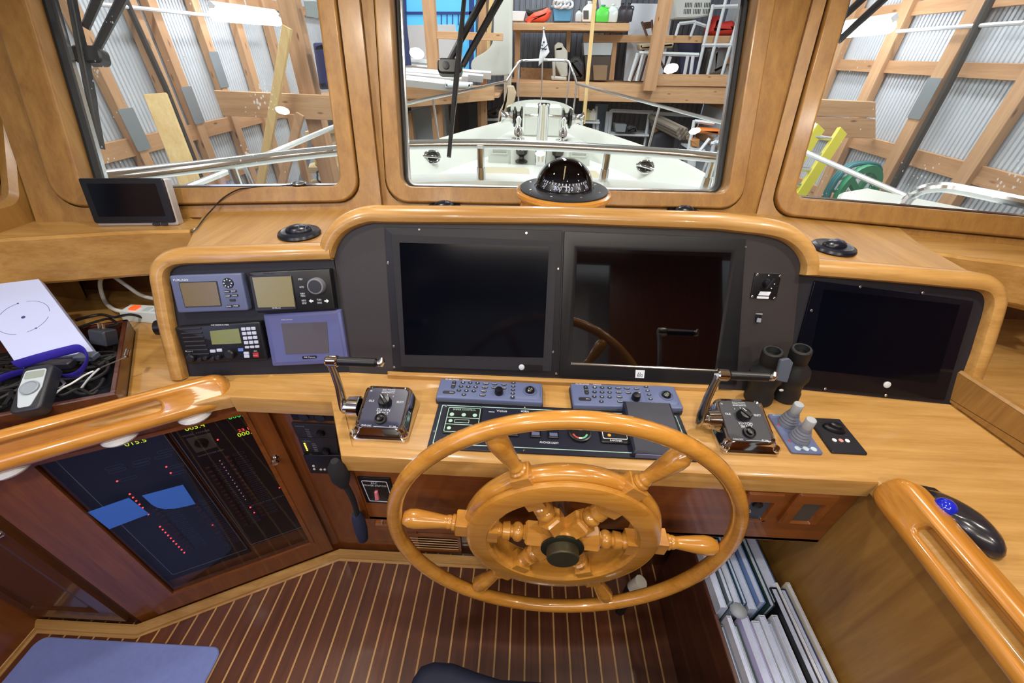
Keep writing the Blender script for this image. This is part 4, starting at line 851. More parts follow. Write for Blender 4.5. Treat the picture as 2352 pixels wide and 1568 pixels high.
for x, y in ((.616, .667), (.617, .62)): t.plate(F, [(x-.004, y), (x+.002, y-.004), (x+.002, y+.004)], .0058, .0066)
t.build('red_arrow', mat('red_print', 'b0303c', .5), j, each=True)
k = thing('searchlight_control', (.74, .645, .9), 'black control plate with one oval knob, rightmost on the worktop', 'control')
q = [(.702, .698), (.778, .698), (.776, .594), (.698, .594)]; MB().plate(JP, rpoly(ccw(q), .004), 0, .0055, .002).build('plate', BLACKM, k)
F = JP.at(.741, .662, .0055, -.35); MB().loft([[F(*p, h) for p in circ(0, 0, r, 20, r*.62)] for r, h in ((.023, 0), (.0225, .006), (.018, .010), (.013, .010))], True).loft([[F(*p, h) for p in circ(0, 0, r, 20, r*.62)] for r, h in ((.014, .009), (.013, .016), (.009, .018), (.002, .018))], True).build('knob', BLACKP, k)
for i, m_ in enumerate((WHITE, mat('pink_button', 'd99090', .5), WHITE)): MB().lathe(JP.at(.722+i*.0145, .628, .0055), [(.0048, 0), (.0048, .0015), (.002, .002)], 12).build('button', m_, k)
# binoculars standing on their objectives
bn = thing('binoculars', (.645, .765, .9), 'black binoculars standing on end between the control head and the starboard monitor', 'binoculars')
RUBB = mat('armoured_black_rubber', '16171c', .55, bump=.25, bscale=1200)
ax = [(V((.612, .760, .9)), onz(1776, 806, 1.055)), (V((.686, .775, .9)), onz(1842, 801, 1.058))]
for p0, p1 in ax:
    d = p1-p0; L_ = d.length; F = Fr(p0+V((0, 0, .0012)), V((0, -1, 0)).cross(d), V((0, -1, 0))); F = Fr(F.o, (0, 1, 0), d.cross(V((0, 1, 0)))) ; F.n = d.normalized(); F.u = F.n.orthogonal().normalized(); F.v = F.n.cross(F.u)
    b_ = MB().lathe(F, [(.028, 0), (.0325, .003), (.0325, .02), (.029, .03), (.031, .058), (.0365, .074), (.035, .094), (.023, L_-.05), (.0205, L_-.042)], 24).build('barrel', RUBB, bn)
    LOC[b_.name] = LOC[bn.name]
    MB().lathe(F, [(.0195, L_-.044), (.0205, L_-.042), (.0195, L_-.039), (.0215, L_-.036), (.0225, L_-.012), (.0215, L_-.002), (.0195, L_), (.0155, L_), (.0135, L_-.008), (.0125, L_-.012)], 24).build('eyecup', RUBBER, b_); MB().lathe(F, [(.0128, L_-.011), (.006, L_-.0085), (.001, L_-.008)], 18).build('eyepiece_lens', BLACKG, b_)
md = lambda t: (ax[0][0].lerp(ax[0][1], t), ax[1][0].lerp(ax[1][1], t))
q0, q1 = md(.42); MB().tube([q0, q1], .021, 12, sq=.7).tube([md(.56)[0], md(.56)[1]], .017, 12, sq=.7).build('bridge', RUBB, bn)
c0 = (md(.50)[0]+md(.50)[1])/2; c1 = (md(.80)[0]+md(.80)[1])/2; MB().cyl(c0, c1, .011, .011, 16).build('focus_wheel', BLACKP, bn)
G_ = Fr(onz(1800, 845, 1.035), (1, 0, 0), (0, .35, .93)); MB().plate(G_, rpoly([(-.013, -.03), (.014, -.034), (.017, .014), (.006, .024), (-.012, .02)], .004), -.004, .004, .002).build('strap_tab', mat('grey_cloth', '4a5262', .8), bn)
MB().plate(Fr((ax[0][0]+V((0, -.029, .06))), (1, 0, 0), (0, 0, 1)), circ(.02, .0, .005, 12, .003), 0, .002).build('badge', WHITE, bn)
# trackball mouse
tm = thing('trackball_mouse', (.82, .44, .9), 'black trackball mouse with a blue ball on the starboard worktop', 'mouse')
MG = mat('glossy_graphite', '24242b', .22, coat=.4); d = V((.035, -.13, 0)).normalized(); F = Fr((.838, .440, .9008), d, V((-d.y, d.x, 0)))
rings = []
for h, s in ((0, .93), (.004, 1), (.012, .99), (.022, .9), (.031, .73), (.037, .48), (.0395, .2)):
    r_ = []
    for i in range(36):
        t = 2*PI*i/36; x = math.cos(t); y = math.sin(t); rx = .069; ry = .036*(1+.12*math.cos(t+PI)*1)
        if y > 0: ry *= 1.05
        r_.append(F(x*rx*s+(.016*(1-s)), y*ry*s-.003*(1-s), h*(1-.22*max(0, -x))))
    rings.append(r_)
MB().loft(rings, True).build('shell', MG, tm, ang=60)
MB().plate(F, rpoly([(-.068, -.028), (-.082, -.005), (-.066, .026), (-.03, .034), (-.02, -.03)], .006), 0.001, .014, .006, steps=3).build('button_lip', BLACKP, tm)
MB().sph(F(-.022, -.020, .026), .0175, 20, 12).build('ball', mat('glossy_blue_ball', '1626b8', .12, coat=.6), tm)

# ================================================================== COMPASS
CS = 1.066; CX, CY, CZ0 = .100, 1.100, 1.312
def ch_(h): return (h-1.33)*CS+CZ0
class KFr(Fr):
    def __call__(s, a, b, c=0): return Fr.__call__(s, a*CS, b*CS, ch_(c))
cp = thing('compass', (CX, CY, 1.26), 'domed black compass on a round varnished teak pedestal in front of the windshield', 'compass')
K = KFr((CX, CY, 0), (1, 0, 0), (0, 1, 0))
MB().lathe(K, [(.108, 1.283), (.108, 1.305), (.115, 1.309), (.119, 1.315), (.118, 1.322), (.112, 1.325), (.09, 1.325)], 48).build('pedestal', WHEELW, cp, 'turned teak pedestal')
MB().lathe(K, [(.109, 1.3245), (.109, 1.3285), (.107, 1.330), (.074, 1.332), (.073, 1.330), (.06, 1.329)], 48).build('flange', mat('matte_black_flange', '1b1c22', .5), cp, 'flat black mounting flange')
f_ = MB(); [scr(f_, Fr((0, 0, ch_(1.3305)), (1, 0, 0), (0, 1, 0)), CX+.096*math.cos(t), CY+.096*math.sin(t), 0, .0034) for t in [PI*(i+.5)/4 for i in range(8)]]; f_.build('screw', STEEL, cp, each=True)
DOME = glass('compass_dome_glass', (.86, .88, .92), 1.5); R_ = .071
dm = MB().loft([[K(R_*math.cos(t)*math.cos(2*PI*k/40), R_*math.cos(t)*math.sin(2*PI*k/40), 1.331+.068*math.sin(t)) for k in range(40)] for t in [PI/2*i/14*.985 for i in range(15)]], True, False, True).build('dome', DOME, cp, 'clear dome', ang=80)
BK = mat('dark_compass_bowl', '05060c', .3)
bw = MB()
rg = []
for i in range(11):
    t = PI/2*i/10*.98; rg.append([K(.0685*math.cos(t)*math.cos(a), .0685*math.cos(t)*math.sin(a)+.0, 1.331+.0655*math.sin(t)) for a in [PI*(-.02)+PI*1.04*k/24 for k in range(25)]])
bw.loft(rg, False).lathe(K, [(.070, 1.3305), (.069, 1.3325), (.003, 1.3325)], 40); bw.build('bowl', BK, cp)
card = MB().lathe(K, [(.062, 1.334), (.051, 1.352), (.049, 1.353), (.02, 1.350), (.002, 1.350)], 48).build('card', mat('compass_card_black', '0a0c18', .4), cp)
t = MB(); sl = math.atan2(.018, .011)
def cone(th, h): 
    r = (.062-(.011)*h)*CS; return Fr((CX+(r+.0005)*math.sin(th), CY-(r+.0005)*math.cos(th), ch_(1.334+.018*h)+.0004), (math.cos(th), math.sin(th), 0), (-math.sin(th)*math.cos(sl), math.cos(th)*math.cos(sl), math.sin(sl)))
for th, s in ((-58, '27'), (-20, '300'), (7, '330'), (33, 'N'), (60, '30')): t.text(cone(rad(th), .42), s, 0, 0, .0105, .0002, .0068*len(s))
for i in range(-8, 9): F = cone(rad(i*9), .93); t.plate(F, rrect(-.0011, .0011, -.0035 if i % 2 else -.005, .001, .0003, 1), 0, .0004)
for i in range(-8, 9, 3): t.plate(cone(rad(i*7), .08), circ(0, 0, .0014, 8), 0, .0004)
t.build('lettering', mat('white_compass_print', 'e6ecf6', .5, emit=.0), cp)
MB().cyl((CX-.004, CY-.012, ch_(1.352)), (CX-.002, CY-.010, ch_(1.382)), .0014, .0018, 8).build('lubber_pin', mat('cream_pin', 'd8c48c', .4), cp)
# deck vents
VENTM = mat('blue_black_vent', '0d1120', .3)
def vent(P0, label):
    F = Fr((P0.x, P0.y, 1.1835), (1, 0, 0), (0, 1, 0)); r = thing('defrost_vent', F(0, 0), label, 'vent', 'round black vents on the dash top')
    MB().lathe(F, [(.053, 0), (.055, .004), (.052, .010), (.044, .0135), (.036, .011), (.02, .012), (.002, .013)], 32).build('rim', VENTM, r)
    G = F.at(0, 0, .011, .25); MB().sph(G(0, 0, 0), (.034, .024, .017), 18, 10, G).build('louvre', VENTM, r)
    for a in (.004, .02): MB().tube([G(a+.002*math.cos(t), .021*math.sin(t)*(1-a*8), .0168*math.cos(t)*(1-a*a*700)) for t in [PI*(-.4+.8*k/8) for k in range(9)]], .0012, 5).build('slit', GREYP, r)
vent(onz(686, 529, 1.195), 'round black vent on the port dash top behind the instrument panel'); vent(onz(1917, 563, 1.195), 'round black vent on the starboard dash top'); vent(onz(1020, 471, 1.197), 'black vent barely showing over the hood, left of the compass'); vent(onz(1573, 480, 1.20), 'black vent under the windshield, right of the compass')
# ================================================================== TABLET AND GPS PUCK ON THE PORT SILL
t0 = onz(222, 521, 1.166); t1 = onz(408, 519, 1.166); u_ = (t1-t0); nf = V((-u_.y, u_.x, 0)).normalized()
TF = Fr(t0, u_, nf*math.sin(rad(14))+V((0, 0, math.cos(rad(14))))); 
q = TF.pts([(222, 521), (409, 519), (400, 405), (218, 413)]); w_ = u_.length; h_ = (q[2][1]+q[3][1])/2
tb = thing('chart_plotter', TF(w_/2, 0), 'small silver-backed chart plotter with black front leaning on the port shelf', 'chart plotter')
MB().plate(TF, rrect(0, w_, .002, h_, .006), -.030, -.004, .003).build('case', mat('silver_plastic', 'b9b9bd', .35, .3), tb)
q = TF.pts([(222, 510), (392, 510), (384, 409), (218, 414)]); wb = (q[1][0]+q[2][0])/2
MB().plate(TF, rrect(.0, wb, .010, h_, .006), -.004, .003, .002).build('bezel', BLACKP, tb); MB().plate(TF, rrect(.018, wb-.02, .028, h_-.014, .002), .003, .0036).build('screen', mat('plotter_screen', '040610', .15), tb)
kb = MB()
for a in (wb-.055, wb-.033): kb.plate(TF, rrect(a-.009, a+.009, .003, .009, .002), -.004, .001, .0006)
kb.build('button', DKGREY, tb, each=True)
a, b = WL.ab(689, 428, -.012); G = Fr(WL(a, oL[2]+.002, -.010), (1, 0, 0), (0, 1, 0))
pk = thing('antenna_puck', WL(a, oL[2], -.03), 'small black disc antenna on the port windshield ledge with a thin cable', 'antenna')
MB().lathe(G, [(.020, 0), (.021, .004), (.020, .010), (.012, .014), (.002, .015)], 24).build('disc', BLACKP, pk); MB().lathe(G, [(.0212, .008), (.0214, .009), (.0205, .0105)], 24).build('rim', STEEL, pk)
wq = lambda x, y, c: WL(*WL.ab(x, y, c), c)
c_ = [WL(a-.02, oL[2]+.006, -.01), wq(640, 427, .0), wq(575, 431, .012), wq(545, 436, .018), wq(512, 455, .018), wq(490, 478, .019), onz(470, 500, 1.188), onz(452, 524, 1.187), onz(440, 533, 1.187)]
MB().tube(spline(c_, 6), .0017, 6).build('cable', BLACKP, pk)

# ================================================================== TRAY OF ODDS AND ENDS
K0 = onz(266, 905, .945); K1 = onz(0, 956, .945); K2 = onz(292, 741, .945)
ex = (K1-K0); ex.z = 0; ex.normalize(); ey = V((-ex.y, ex.x, 0)); ey = ey if ey.dot(K2-K0) > 0 else -ey
eyd = (K2-K0); eyd.z = 0; ey = eyd.normalized()
class Obl(Fr):
    def __init__(s, o, u, v, n): s.o, s.u, s.v, s.n = V(o), V(u), V(v), V(n)
YF = Obl((K0.x, K0.y, .9008), ex, ey, (0, 0, 1)); W_, D_ = .48, eyd.length+.02
tr = thing('wooden_tray', YF(.2, .1), 'dark wooden tray full of cables and gadgets on the port worktop', 'tray')
t_ = .012
MB().plate(YF, [(0, 0), (W_, 0), (W_, D_), (0, D_)], 0, .006).build('base', BLACKP, tr)
for nm, r in (('side', (0, W_, 0, t_)), ('side', (0, t_, t_, D_)), ('side', (0, W_, D_-t_, D_)), ('side', (W_-t_, W_, t_, D_))): MB().box(YF, *r, 0, .046, .002).build(nm, MAHOG, tr)
tg = MB(); rs = random.Random(5)
for i in range(16):
    a0, b0 = rs.uniform(.03, .30), rs.uniform(.03, D_-.05)
    tg.tube(spline([YF(min(max(a0+rs.uniform(-.07, .07), .02), W_-.02), min(max(b0+rs.uniform(-.07, .07), .022), D_-.022), .010+.008*rs.random()+.0012*i) for k in range(6)], 5), .0028+.001*(i % 3), 6)
tg.build('cable_tangle', RUBBER, None, 'tangle of black cables filling the bottom of the wooden tray', 'cables', None, 'stuff')
PAPER = mat('blue_cast_card', 'c2cdf5', .45)  # white card with the blue cast of the light mixed into its colour
BL = onz(37, 836, .955); BRt = onz(214, 806, .955); TR = ony(88, 640, .93); TL = TR+(BL-BRt)
PF = Fr(BL, BRt-BL, TL-BL); w_ = (BRt-BL).length; sk = PF.u.dot(TL-BL); h_ = PF.v.dot(TL-BL)
bx = thing('white_box', (BL+BRt)/2, 'flat white box lid with a faint circle printed on it, leaning in the tray', 'box')
MB().plate(PF, [(0, 0), (w_, 0), (w_+sk, h_), (sk, h_)], -.022, 0, .001).build('lid', PAPER, bx)
mk = MB(); cc = PF.ab(53, 728, .001); rr_ = .052
for s_, e_ in ((.15, 1.6), (1.9, 2.9), (3.4, 4.6), (5.0, 6.1)):
    P = [(cc[0]+rr_*math.cos(s_+(e_-s_)*i/14), cc[1]+rr_*math.sin(s_+(e_-s_)*i/14)) for i in range(15)]
    mk.tube([PF(*p, .0004) for p in P], .0004, 4)
mk.plate(PF, circ(*cc, .0042, 14), .0002, .0008).plate(PF, circ(cc[0]-.018, cc[1]+.049, .002, 10), .0002, .0008).plate(PF, circ(cc[0]+.031, cc[1]-.042, .002, 10), .0002, .0008)
mk.build('printed_circle', mat('faint_blue_print', '3d4880', .6), bx, kind='stuff')
PURP = mat('purple_webbing', '2a1c9c', .75, bump=.3, bscale=900)
z_ = .955
rib = spline([onz(x, y, z) for x, y, z in ((36, 838, .975), (90, 822, .985), (150, 806, .985), (183, 800, .982), (199, 815, .975), (196, 838, .97), (172, 861, .966), (120, 862, .962), (66, 852, .96), (20, 862, .957), (-20, 880, .955))], 6)
MB().tube(rib, .0115, 10, sq=.22).build('lanyard', PURP, None, 'purple lanyard strap looped over the white box lid in the tray', 'lanyard')
mm = thing('multimeter', onz(50, 930, .93), 'dark digital multimeter with a pale round dial, at the front of the tray', 'multimeter')
q = [onz(x, y, .965) for x, y in ((32, 936), (96, 925), (58, 846), (6, 858))]; MF = Fr(q[0]-V((0, 0, .018)), q[1]-q[0], (q[3]-q[0]).normalized()+V((0, 0, .35))); w_ = (q[1]-q[0]).length
MB().plate(MF, rrect(-.004, w_+.004, -.01, .105, .012), -.006, .022, .006, steps=3).build('case', DKGREY, mm); MB().plate(MF, rpoly([(w_*.25, .0), (w_*.7, .0), (w_*.93, .045), (w_*.9, .092), (w_*.1, .092), (w_*.05, .045)], .006), .022, .0235).build('face', mat('pale_meter_face', 'b4bfc8', .4), mm)
MB().lathe(MF.at(w_*.5, .045, .0235), [(.0165, 0), (.0165, .004), (.0145, .005), (.013, .003), (.002, .003)], 24).build('dial', mat('grey_dial', '8d97a3', .4), mm); MB().plate(MF, rrect(w_*.14, w_*.86, .070, .088, .003), .0234, .0242).build('display', mat('meter_lcd', '8f9a94', .3), mm)
c0 = onz(232, 772, .962); CF_ = Fr(c0, (1, -.15, 0), (0, .35, .9)); ch = thing('plug_in_charger', c0, 'dark plug-in charger with two metal prongs upright in the tray', 'charger')
MB().plate(CF_, rrect(-.026, .026, -.024, .018, .004), -.02, .012, .004).build('body', mat('charcoal_charger', '2f333d', .4), ch)
pg = MB(); [pg.box(CF_, a-.002, a+.002, .018, .036, -.005, -.0035+.003) for a in (-.004, .010)]; pg.build('prong', STEEL, ch, each=True)
def cable(px, z, r, m_, label, nm='cable', group=None): return MB().tube(spline([onz(x, y, (z[i] if isinstance(z, (list, tuple)) else z)) for i, (x, y) in enumerate(px)], 6), r, 7).build(nm, m_, None, label, 'cable', group)
cable([(175, 735), (200, 728), (232, 722), (262, 728), (300, 722), (330, 730)], [.955, .965, .965, .962, .94, .912], .004, BLACKP, 'black cable running from the tray to the power strip')
cable([(180, 752), (215, 740), (250, 732), (268, 745), (240, 752), (205, 760)], .955, .0035, BLACKP, 'black cable coiled along the back of the tray')
cable([(102, 868), (120, 862), (138, 872), (146, 884), (128, 892), (104, 888), (96, 876), (112, 866), (136, 868), (150, 880)], .95, .0018, mat('grey_wire', 'a3a8b4', .4), 'thin grey wire coiled beside the multimeter in the tray')
cable([(80, 905), (110, 895), (150, 890), (190, 905), (225, 890), (238, 870)], .942, .004, RUBBER, 'black cable lying at the front of the tray')
cable([(70, 880), (95, 900), (140, 908), (180, 893), (210, 905), (225, 897)], .945, .0035, RUBBER, 'black cable tangled at the front corner of the tray')
cable([(205, 825), (225, 838), (245, 830), (246, 850), (215, 870), (170, 880)], .944, .004, RUBBER, 'black cable along the right side of the tray')
cable([(102, 932), (115, 915), (140, 893), (165, 880), (195, 861), (215, 852)], [.95, .95, .952, .952, .955, .957], .0022, WHITE, 'white earphone cord crossing the front of the tray')
cable([(186, 892), (205, 868), (228, 846)], [.945, .965, .98], .0022, mat('pale_grey_stick', 'b7bcc2', .4), 'thin pale stylus sticking up at the right of the tray', 'stylus')
r = cable([(228, 846), (260, 832), (290, 818)], [.955, .962, .968], .0018, STEEL, 'thin silver antenna poking out over the right side of the tray', 'antenna')
MB().cyl(onz(290, 818, .968), onz(294, 803, .974), .0055, .005, 12).build('tip', CHROME, r)
MB().plate(Fr(onz(205, 822, .952), (1, .1, 0), (0, 1, 0)), rrect(-.025, .02, -.012, .012, .002), 0, .012, .002).build('phone', mat('grey_gadget', '4b5468', .4), None, 'small grey gadget lying in the tray beside the lanyard', 'gadget')
MB().plate(Fr(onz(120, 842, .95), (1, .15, 0), (0, 1, 0)), rrect(-.05, .05, -.011, .011, .004), 0, .016, .003).build('remote_control', mat('dark_remote', '26262f', .4), None, 'dark remote control lying inside the purple lanyard loop', 'remote')

# power strip
s0 = onz(284, 737, .9008); s1 = onz(400, 745, .9008); PSF = Fr(s0, s1-s0, V((-(s1-s0).y, (s1-s0).x, 0))); L_ = (s1-s0).length+.03
ps = thing('power_strip', PSF(L_/2, .02), 'white power strip with a lit red switch beside the dash, on the port worktop', 'power strip')
MB().loft([[PSF(a, b, c) for b, c in q] for a, q in ((-.012, ((.012, .006), (.04, .006), (.04, .022), (.012, .022))), (.0, ((0, 0), (.05, 0), (.046, .032), (.004, .032))), (L_, ((0, 0), (.05, 0), (.046, .034), (.004, .034))))], True).build('body', mat('white_strip', 'd5e2e6', .35), ps)
MB().plate(Fr(PSF(.03, .025, .033), PSF.u, PSF.v), rrect(-.008, .014, -.012, .012, .002), 0, .006, .002).build('switch', mat('lit_red_switch', 'ff5a22', .4, emit=.7), ps)
sk_ = MB()
for i in range(3): sk_.plate(PSF, rrect(.065+i*.03, .085+i*.03, .012, .036, .004), .033, .0346, .0005)
sk_.build('socket', mat('strip_socket', 'b9c6ca', .4), ps, each=True)
CW_ = mat('white_cord', 'cfd0cc', .45)
MB().tube(spline([PSF(-.01, .025, .016), PSF(-.05, .03, .022), ony(240, 690, 1.08), ony(230, 655, 1.10), ony(236, 634, 1.10), ony(255, 632, 1.10), ony(290, 655, 1.09), ony(325, 678, 1.07), ony(370, 688, 1.04), ony(420, 690, 1.02)], 6), .0058, 10).build('cord', CW_, ps)
pl_ = onz(382, 748, .925); MB().cyl(pl_+V((-.018, -.012, 0)), pl_+V((.03, .0, 0)), .022, .022, 16).build('plug', BLACKP, ps)

# ================================================================== BOOKS UNDER THE STARBOARD WORKTOP
bkm = {}
def bookm(h, rough=.55): 
    if h not in bkm: bkm[h] = mat('cover_'+h, h, rough)
    return bkm[h]
PAGE = mat('blue_cast_page_edges', 'b8c3de', .7, bump=.5, bscale=600, var=.12, vscale=120)  # bluish tint of the light put into the page colour
rk = thing('book_rack', (.66, .43, 0), 'dark wooden magazine rack holding books on the cabin sole', 'rack')
for nm, bxs in (('side', (.548, .560, .12, .70, 0, .40)), ('bottom', (.56, .755, .12, .70, .0, .02)), ('end', (.56, .755, .695, .705, 0, .34))): MB().box(hz(0), bxs[0], bxs[1], bxs[2], bxs[3], bxs[4]+.0012, bxs[5], .002).build(nm, MAHOG, rk)
def book(x, t, y0, y1, z1, col, label, lean=0, spiral=False, z0=.022):
    F = Fr((x, y0, z0), (math.cos(lean), 0, -math.sin(lean)), (0, 1, 0)); H = z1-z0; r = thing('book', (x+t/2, (y0+y1)/2, z0), label, 'book', 'books in the rack under the dash')
    c = .0014; L_ = y1-y0
    MB().plate(F, [(c, 0.003), (t-c, 0.003), (t-c, L_-.003), (c, L_-.003)], .003, H-.004).build('pages', PAGE, r)
    cv = MB(); cv.box(F, 0, c, 0, L_, 0, H, .0004); cv.box(F, t-c, t, 0, L_, 0, H, .0004); cv.box(F, c, t-c, L_-c, L_, 0, H, .0004); cv.build('cover', bookm(col), r)
    if spiral:
        s = MB()
        for i in range(14): s.tube([F(t/2+(t*.75)*math.cos(a), .004+i*L_/42, H+.0*0+(t*.5)*math.sin(a)) for a in [2*PI*k/12 for k in range(12)]], .0011, 5, True)
        s.build('spiral_binding', STEEL, r)
X = .566
back = [(.018, 'c7d0dc', .44, 'white manual, leftmost of the back row of books'), (.012, '5d6a74', .455, 'grey booklet second in the back row of books'), (.020, 'a9b7c6', .445, 'pale grey manual in the middle of the back row of books'), (.010, '2f5a78', .45, 'teal blue booklet in the back row of books'), (.022, 'b7c3d2', .44, 'thick pale book right of the teal booklet'), (.016, '6f8fc4', .46, 'light blue tall folder in the back row of books'), (.012, '1d3a33', .47, 'dark green booklet in the back row of books'), (.030, '3f5f8a', .465, 'large blue ring binder, rightmost in the back row of books')]
for i, (t, col, z, lab) in enumerate(back):
    book(X, t, .455+.01*(i % 2), .66-.012*(i % 3), z, col, lab, rad(-1.5)); X += t+.0032
X = .562
front = [(.010, '7a8790', .40, 'thin grey booklet, leftmost of the front row of books'), (.012, 'c9cdd8', .43, 'white booklet second in the front row of books'), (.014, '3f6b52', .41, 'green booklet in the front row of books'), (.022, 'b9b4da', .435, 'lavender paperback in the front row of books'), (.018, 'd4dae6', .44, 'white manual right of the lavender paperback'), (.016, 'cdd5e4', .445, 'white paperback in the middle of the front row of books'), (.010, '9fa9bb', .44, 'pale grey leaflet in the front row of books'), (.014, 'd9dde4', .45, 'off-white paperback left of the spiral notebook'), (.016, '0d0f16', .47, 'black spiral-bound notebook in the front row of books'), (.006, 'e6e8ee', .47, 'thin white folder beside the spiral notebook'), (.014, '22305e', .465, 'navy brochure near the cabinet side'), (.010, 'cfc8b4', .475, 'cream booklet, rightmost against the cabinet side')]
for i, (t, col, z, lab) in enumerate(front):
    book(X, t, .14+.008*(i % 3), .43+.012*(i % 2)+(.07 if i >= 8 else 0), z, col, lab, rad(-1), i == 8); X += t+.0028
bg_ = MB().sph((.60, .452, .438), (.022, .020, .010), 12, 8); bg_.build('wipe_pouch', mat('crumpled_grey_bag', '8b929c', .5), None, 'crumpled grey plastic pouch lying on the white books', 'pouch')

# ================================================================== FLOOR MAT, HELM SEAT
MATB = mat('blue_grey_mat', '7886c4', .9, bump=.5, bscale=350, var=.10, vscale=60, sheen=.2)
MB().plate(hz(0.0008), rrect(-1.535, -.924, -.75, .428, .03, 6), 0, .007, .003).build('floor_mat', MATB, None, 'blue-grey rectangular mat with rounded corners on the cabin sole', 'mat')
NAVY = mat('navy_upholstery', '0e1830', .7, bump=.2, bscale=500)
sp_ = [onz(x, y, .44).xy.to_tuple() for x, y in ((930, 1600), (944, 1552), (964, 1522), (995, 1511), (1040, 1514), (1090, 1533), (1150, 1552), (1300, 1562), (1500, 1562), (1680, 1563))]
hs_ = thing('helm_chair', (.1, .0, 0), 'navy upholstered helm chair edge at the bottom of the view', 'chair')
MB().plate(hz(.32), ccw(sp_+[(.36, -.25), (-.24, -.25)]), 0, .12, .03, steps=4).build('cushion', NAVY, hs_)
MB().cyl((.06, .02, .0012), (.06, .02, .32), .05, .05, 20).build('pedestal', STEEL, hs_)

# ================================================================== WINDSHIELD WIPERS (outside the glass)
def wiper(F, blade, arms, piv, label, c=-.10):
    g = lambda x, y, d=0: F(*F.ab(x, y, c+d), c+d)
    P0, P1 = g(*blade[0]), g(*blade[1]); r = thing('windshield_wiper', P1, label, 'wiper', 'windshield wipers')
    n = 9; pts = [P0.lerp(P1, i/n) for i in range(n+1)]
    MB().tube(pts, [.013]*3+[.0165]*4+[.013]*3, 6, sq=.55).build('blade_frame', BLACKP, r); MB().tube([p-F.n*-.014 for p in pts], .005, 6).build('blade_rubber', RUBBER, r)
    for a, b in arms: MB().tube([g(*a, -.02), g(*b, -.02)], [.0125, .010], 8).build('arm', BLACKP, r)
    if piv: 
        p = g(*piv, -.01); MB().plate(Fr(p, F.u, F.v), rrect(-.048, .030, -.022, .022, .014), -.02, .016, .005).build('pivot_bracket', BLACKP, r); MB().lathe(Fr(p+F.u*-.02, F.u, F.v), [(.011, .012), (.011, .020), (.004, .021)], 12).build('pivot_bolt', DKGREY, r)
wiper(WL, ((160, -40), (233, 342)), (((300, -40), (214, 128)), ((240, -40), (196, 64))), (214, 128), 'black wiper on the port front window')
wiper(WC, ((1072, -60), (1031, 361)), (((1180, -60), (1062, 152)), ((1140, -60), (1026, 152))), (1040, 155), 'black wiper on the middle windshield pane')
wiper(WR, ((1960, -60), (1918, 100)), (((2060, -30), (1926, 94)), ((2010, -30), (1936, 40))), None, 'black wiper at the top of the starboard front window')
# ================================================================== FOREDECK OF THE BOAT
X0 = .14
GEL = mat('white_gelcoat', 'd3d6cd', .35, coat=.2); NONSKID = mat('beige_nonskid', 'b3ab90', .8, bump=.4, bscale=300)
HB = [(1.2, 1.86), (2.5, 1.82), (3.6, 1.62), (4.6, 1.40), (5.5, .98), (6.2, .58), (6.6, .34), (6.85, .10)]
def cap_z(Y): return .66+.04*max(0, Y-2.5)
side = [(p.x, p.y) for p in spline([V(p) for p in HB], 5)]
def outline(d): return [(X0-max(hb-d, .02), Y) for Y, hb in side]+[(X0+max(hb-d, .02), Y) for Y, hb in side[::-1]]
deck_o = thing('foredeck', (X0, 4, -.6), 'white foredeck of the boat with low bulwarks, seen through the windshield', 'boat deck')
def lvl(d, zf): return [V((x, y, zf(y))) for x, y in outline(d)]
MB().loft([lvl(.25, lambda y: -.9), lvl(0, lambda y: cap_z(y)-.05), lvl(0, cap_z), lvl(.11, lambda y: cap_z(y)+.004), lvl(.13, lambda y: cap_z(y)-.02), lvl(.30, lambda y: .50), lvl(.34, lambda y: .49)], True, True, True).build('hull', GEL, deck_o)
# stepped forward platform, trunk and panels
MB().plate(hz(.48), [(X0-.62, 5.25), (X0+.62, 5.25), (X0+.42, 6.1), (X0-.42, 6.1)], 0, .24, .02).build('platform', GEL, deck_o)
MB().plate(hz(.48), rpoly([(X0-.34, 5.05), (X0+.34, 5.05), (X0+.30, 5.9), (X0-.30, 5.9)], .04), 0, .28, .02).build('windlass_base', GEL, deck_o)
MB().plate(hz(.48), rpoly([(X0-.98, 2.6), (X0+.98, 2.6), (X0+.72, 4.92), (X0-.72, 4.92)], .12), 0, .075, .03, steps=3).build('trunk', GEL, deck_o)
for s in (-1, 1): MB().plate(hz(.555), rpoly([(X0+s*.05, 3.1), (X0+s*.82, 3.0), (X0+s*.62, 4.72), (X0+s*.12, 4.72)], .06), 0, .004).build('nonskid_panel', NONSKID, deck_o, 'beige non-skid deck panel')
BFa = Fr((0, 5.249, 0), (1, 0, 0), (0, 0, 1)); G_ = mat('grey_louvre', 'a9aca2', .5)
for x in (-.48, .48):
    m_ = MB().ring(BFa, rrect(X0+x-.10, X0+x+.10, .59, .70, .01, 2), rrect(X0+x-.085, X0+x+.085, .605, .685, .006, 2), 0, .012).plate(BFa, rrect(X0+x-.085, X0+x+.085, .605, .685, .004, 2), -.002, .001); m_.build('louvre', GEL, deck_o)
    m_ = MB(); [m_.box(BFa, X0+x-.08, X0+x+.08, .612+.024*i, .622+.024*i, .001, .006) for i in range(3)]; m_.build('louvre_slot', G_, deck_o, each=True)
# raised bow shield
bw = MB(); arc = [(X0+.46*math.sin(t), 6.35+.42*math.cos(t)) for t in [rad(-95+190*i/24) for i in range(25)]]
bw.loft([[V((x, y, .70)) for x, y in arc], [V((x, y, .98+.05*math.cos(rad(-95+190*i/24)))) for i, (x, y) in enumerate(arc)], [V((X0+(x-X0)*.88, 6.35+(y-6.35)*.88, 1.0+.05*math.cos(rad(-95+190*i/24)))) for i, (x, y) in enumerate(arc)], [V((X0+(x-X0)*.84, 6.35+(y-6.35)*.84, .70)) for x, y in arc]], False); bw.build('bow_shield', GEL, deck_o)
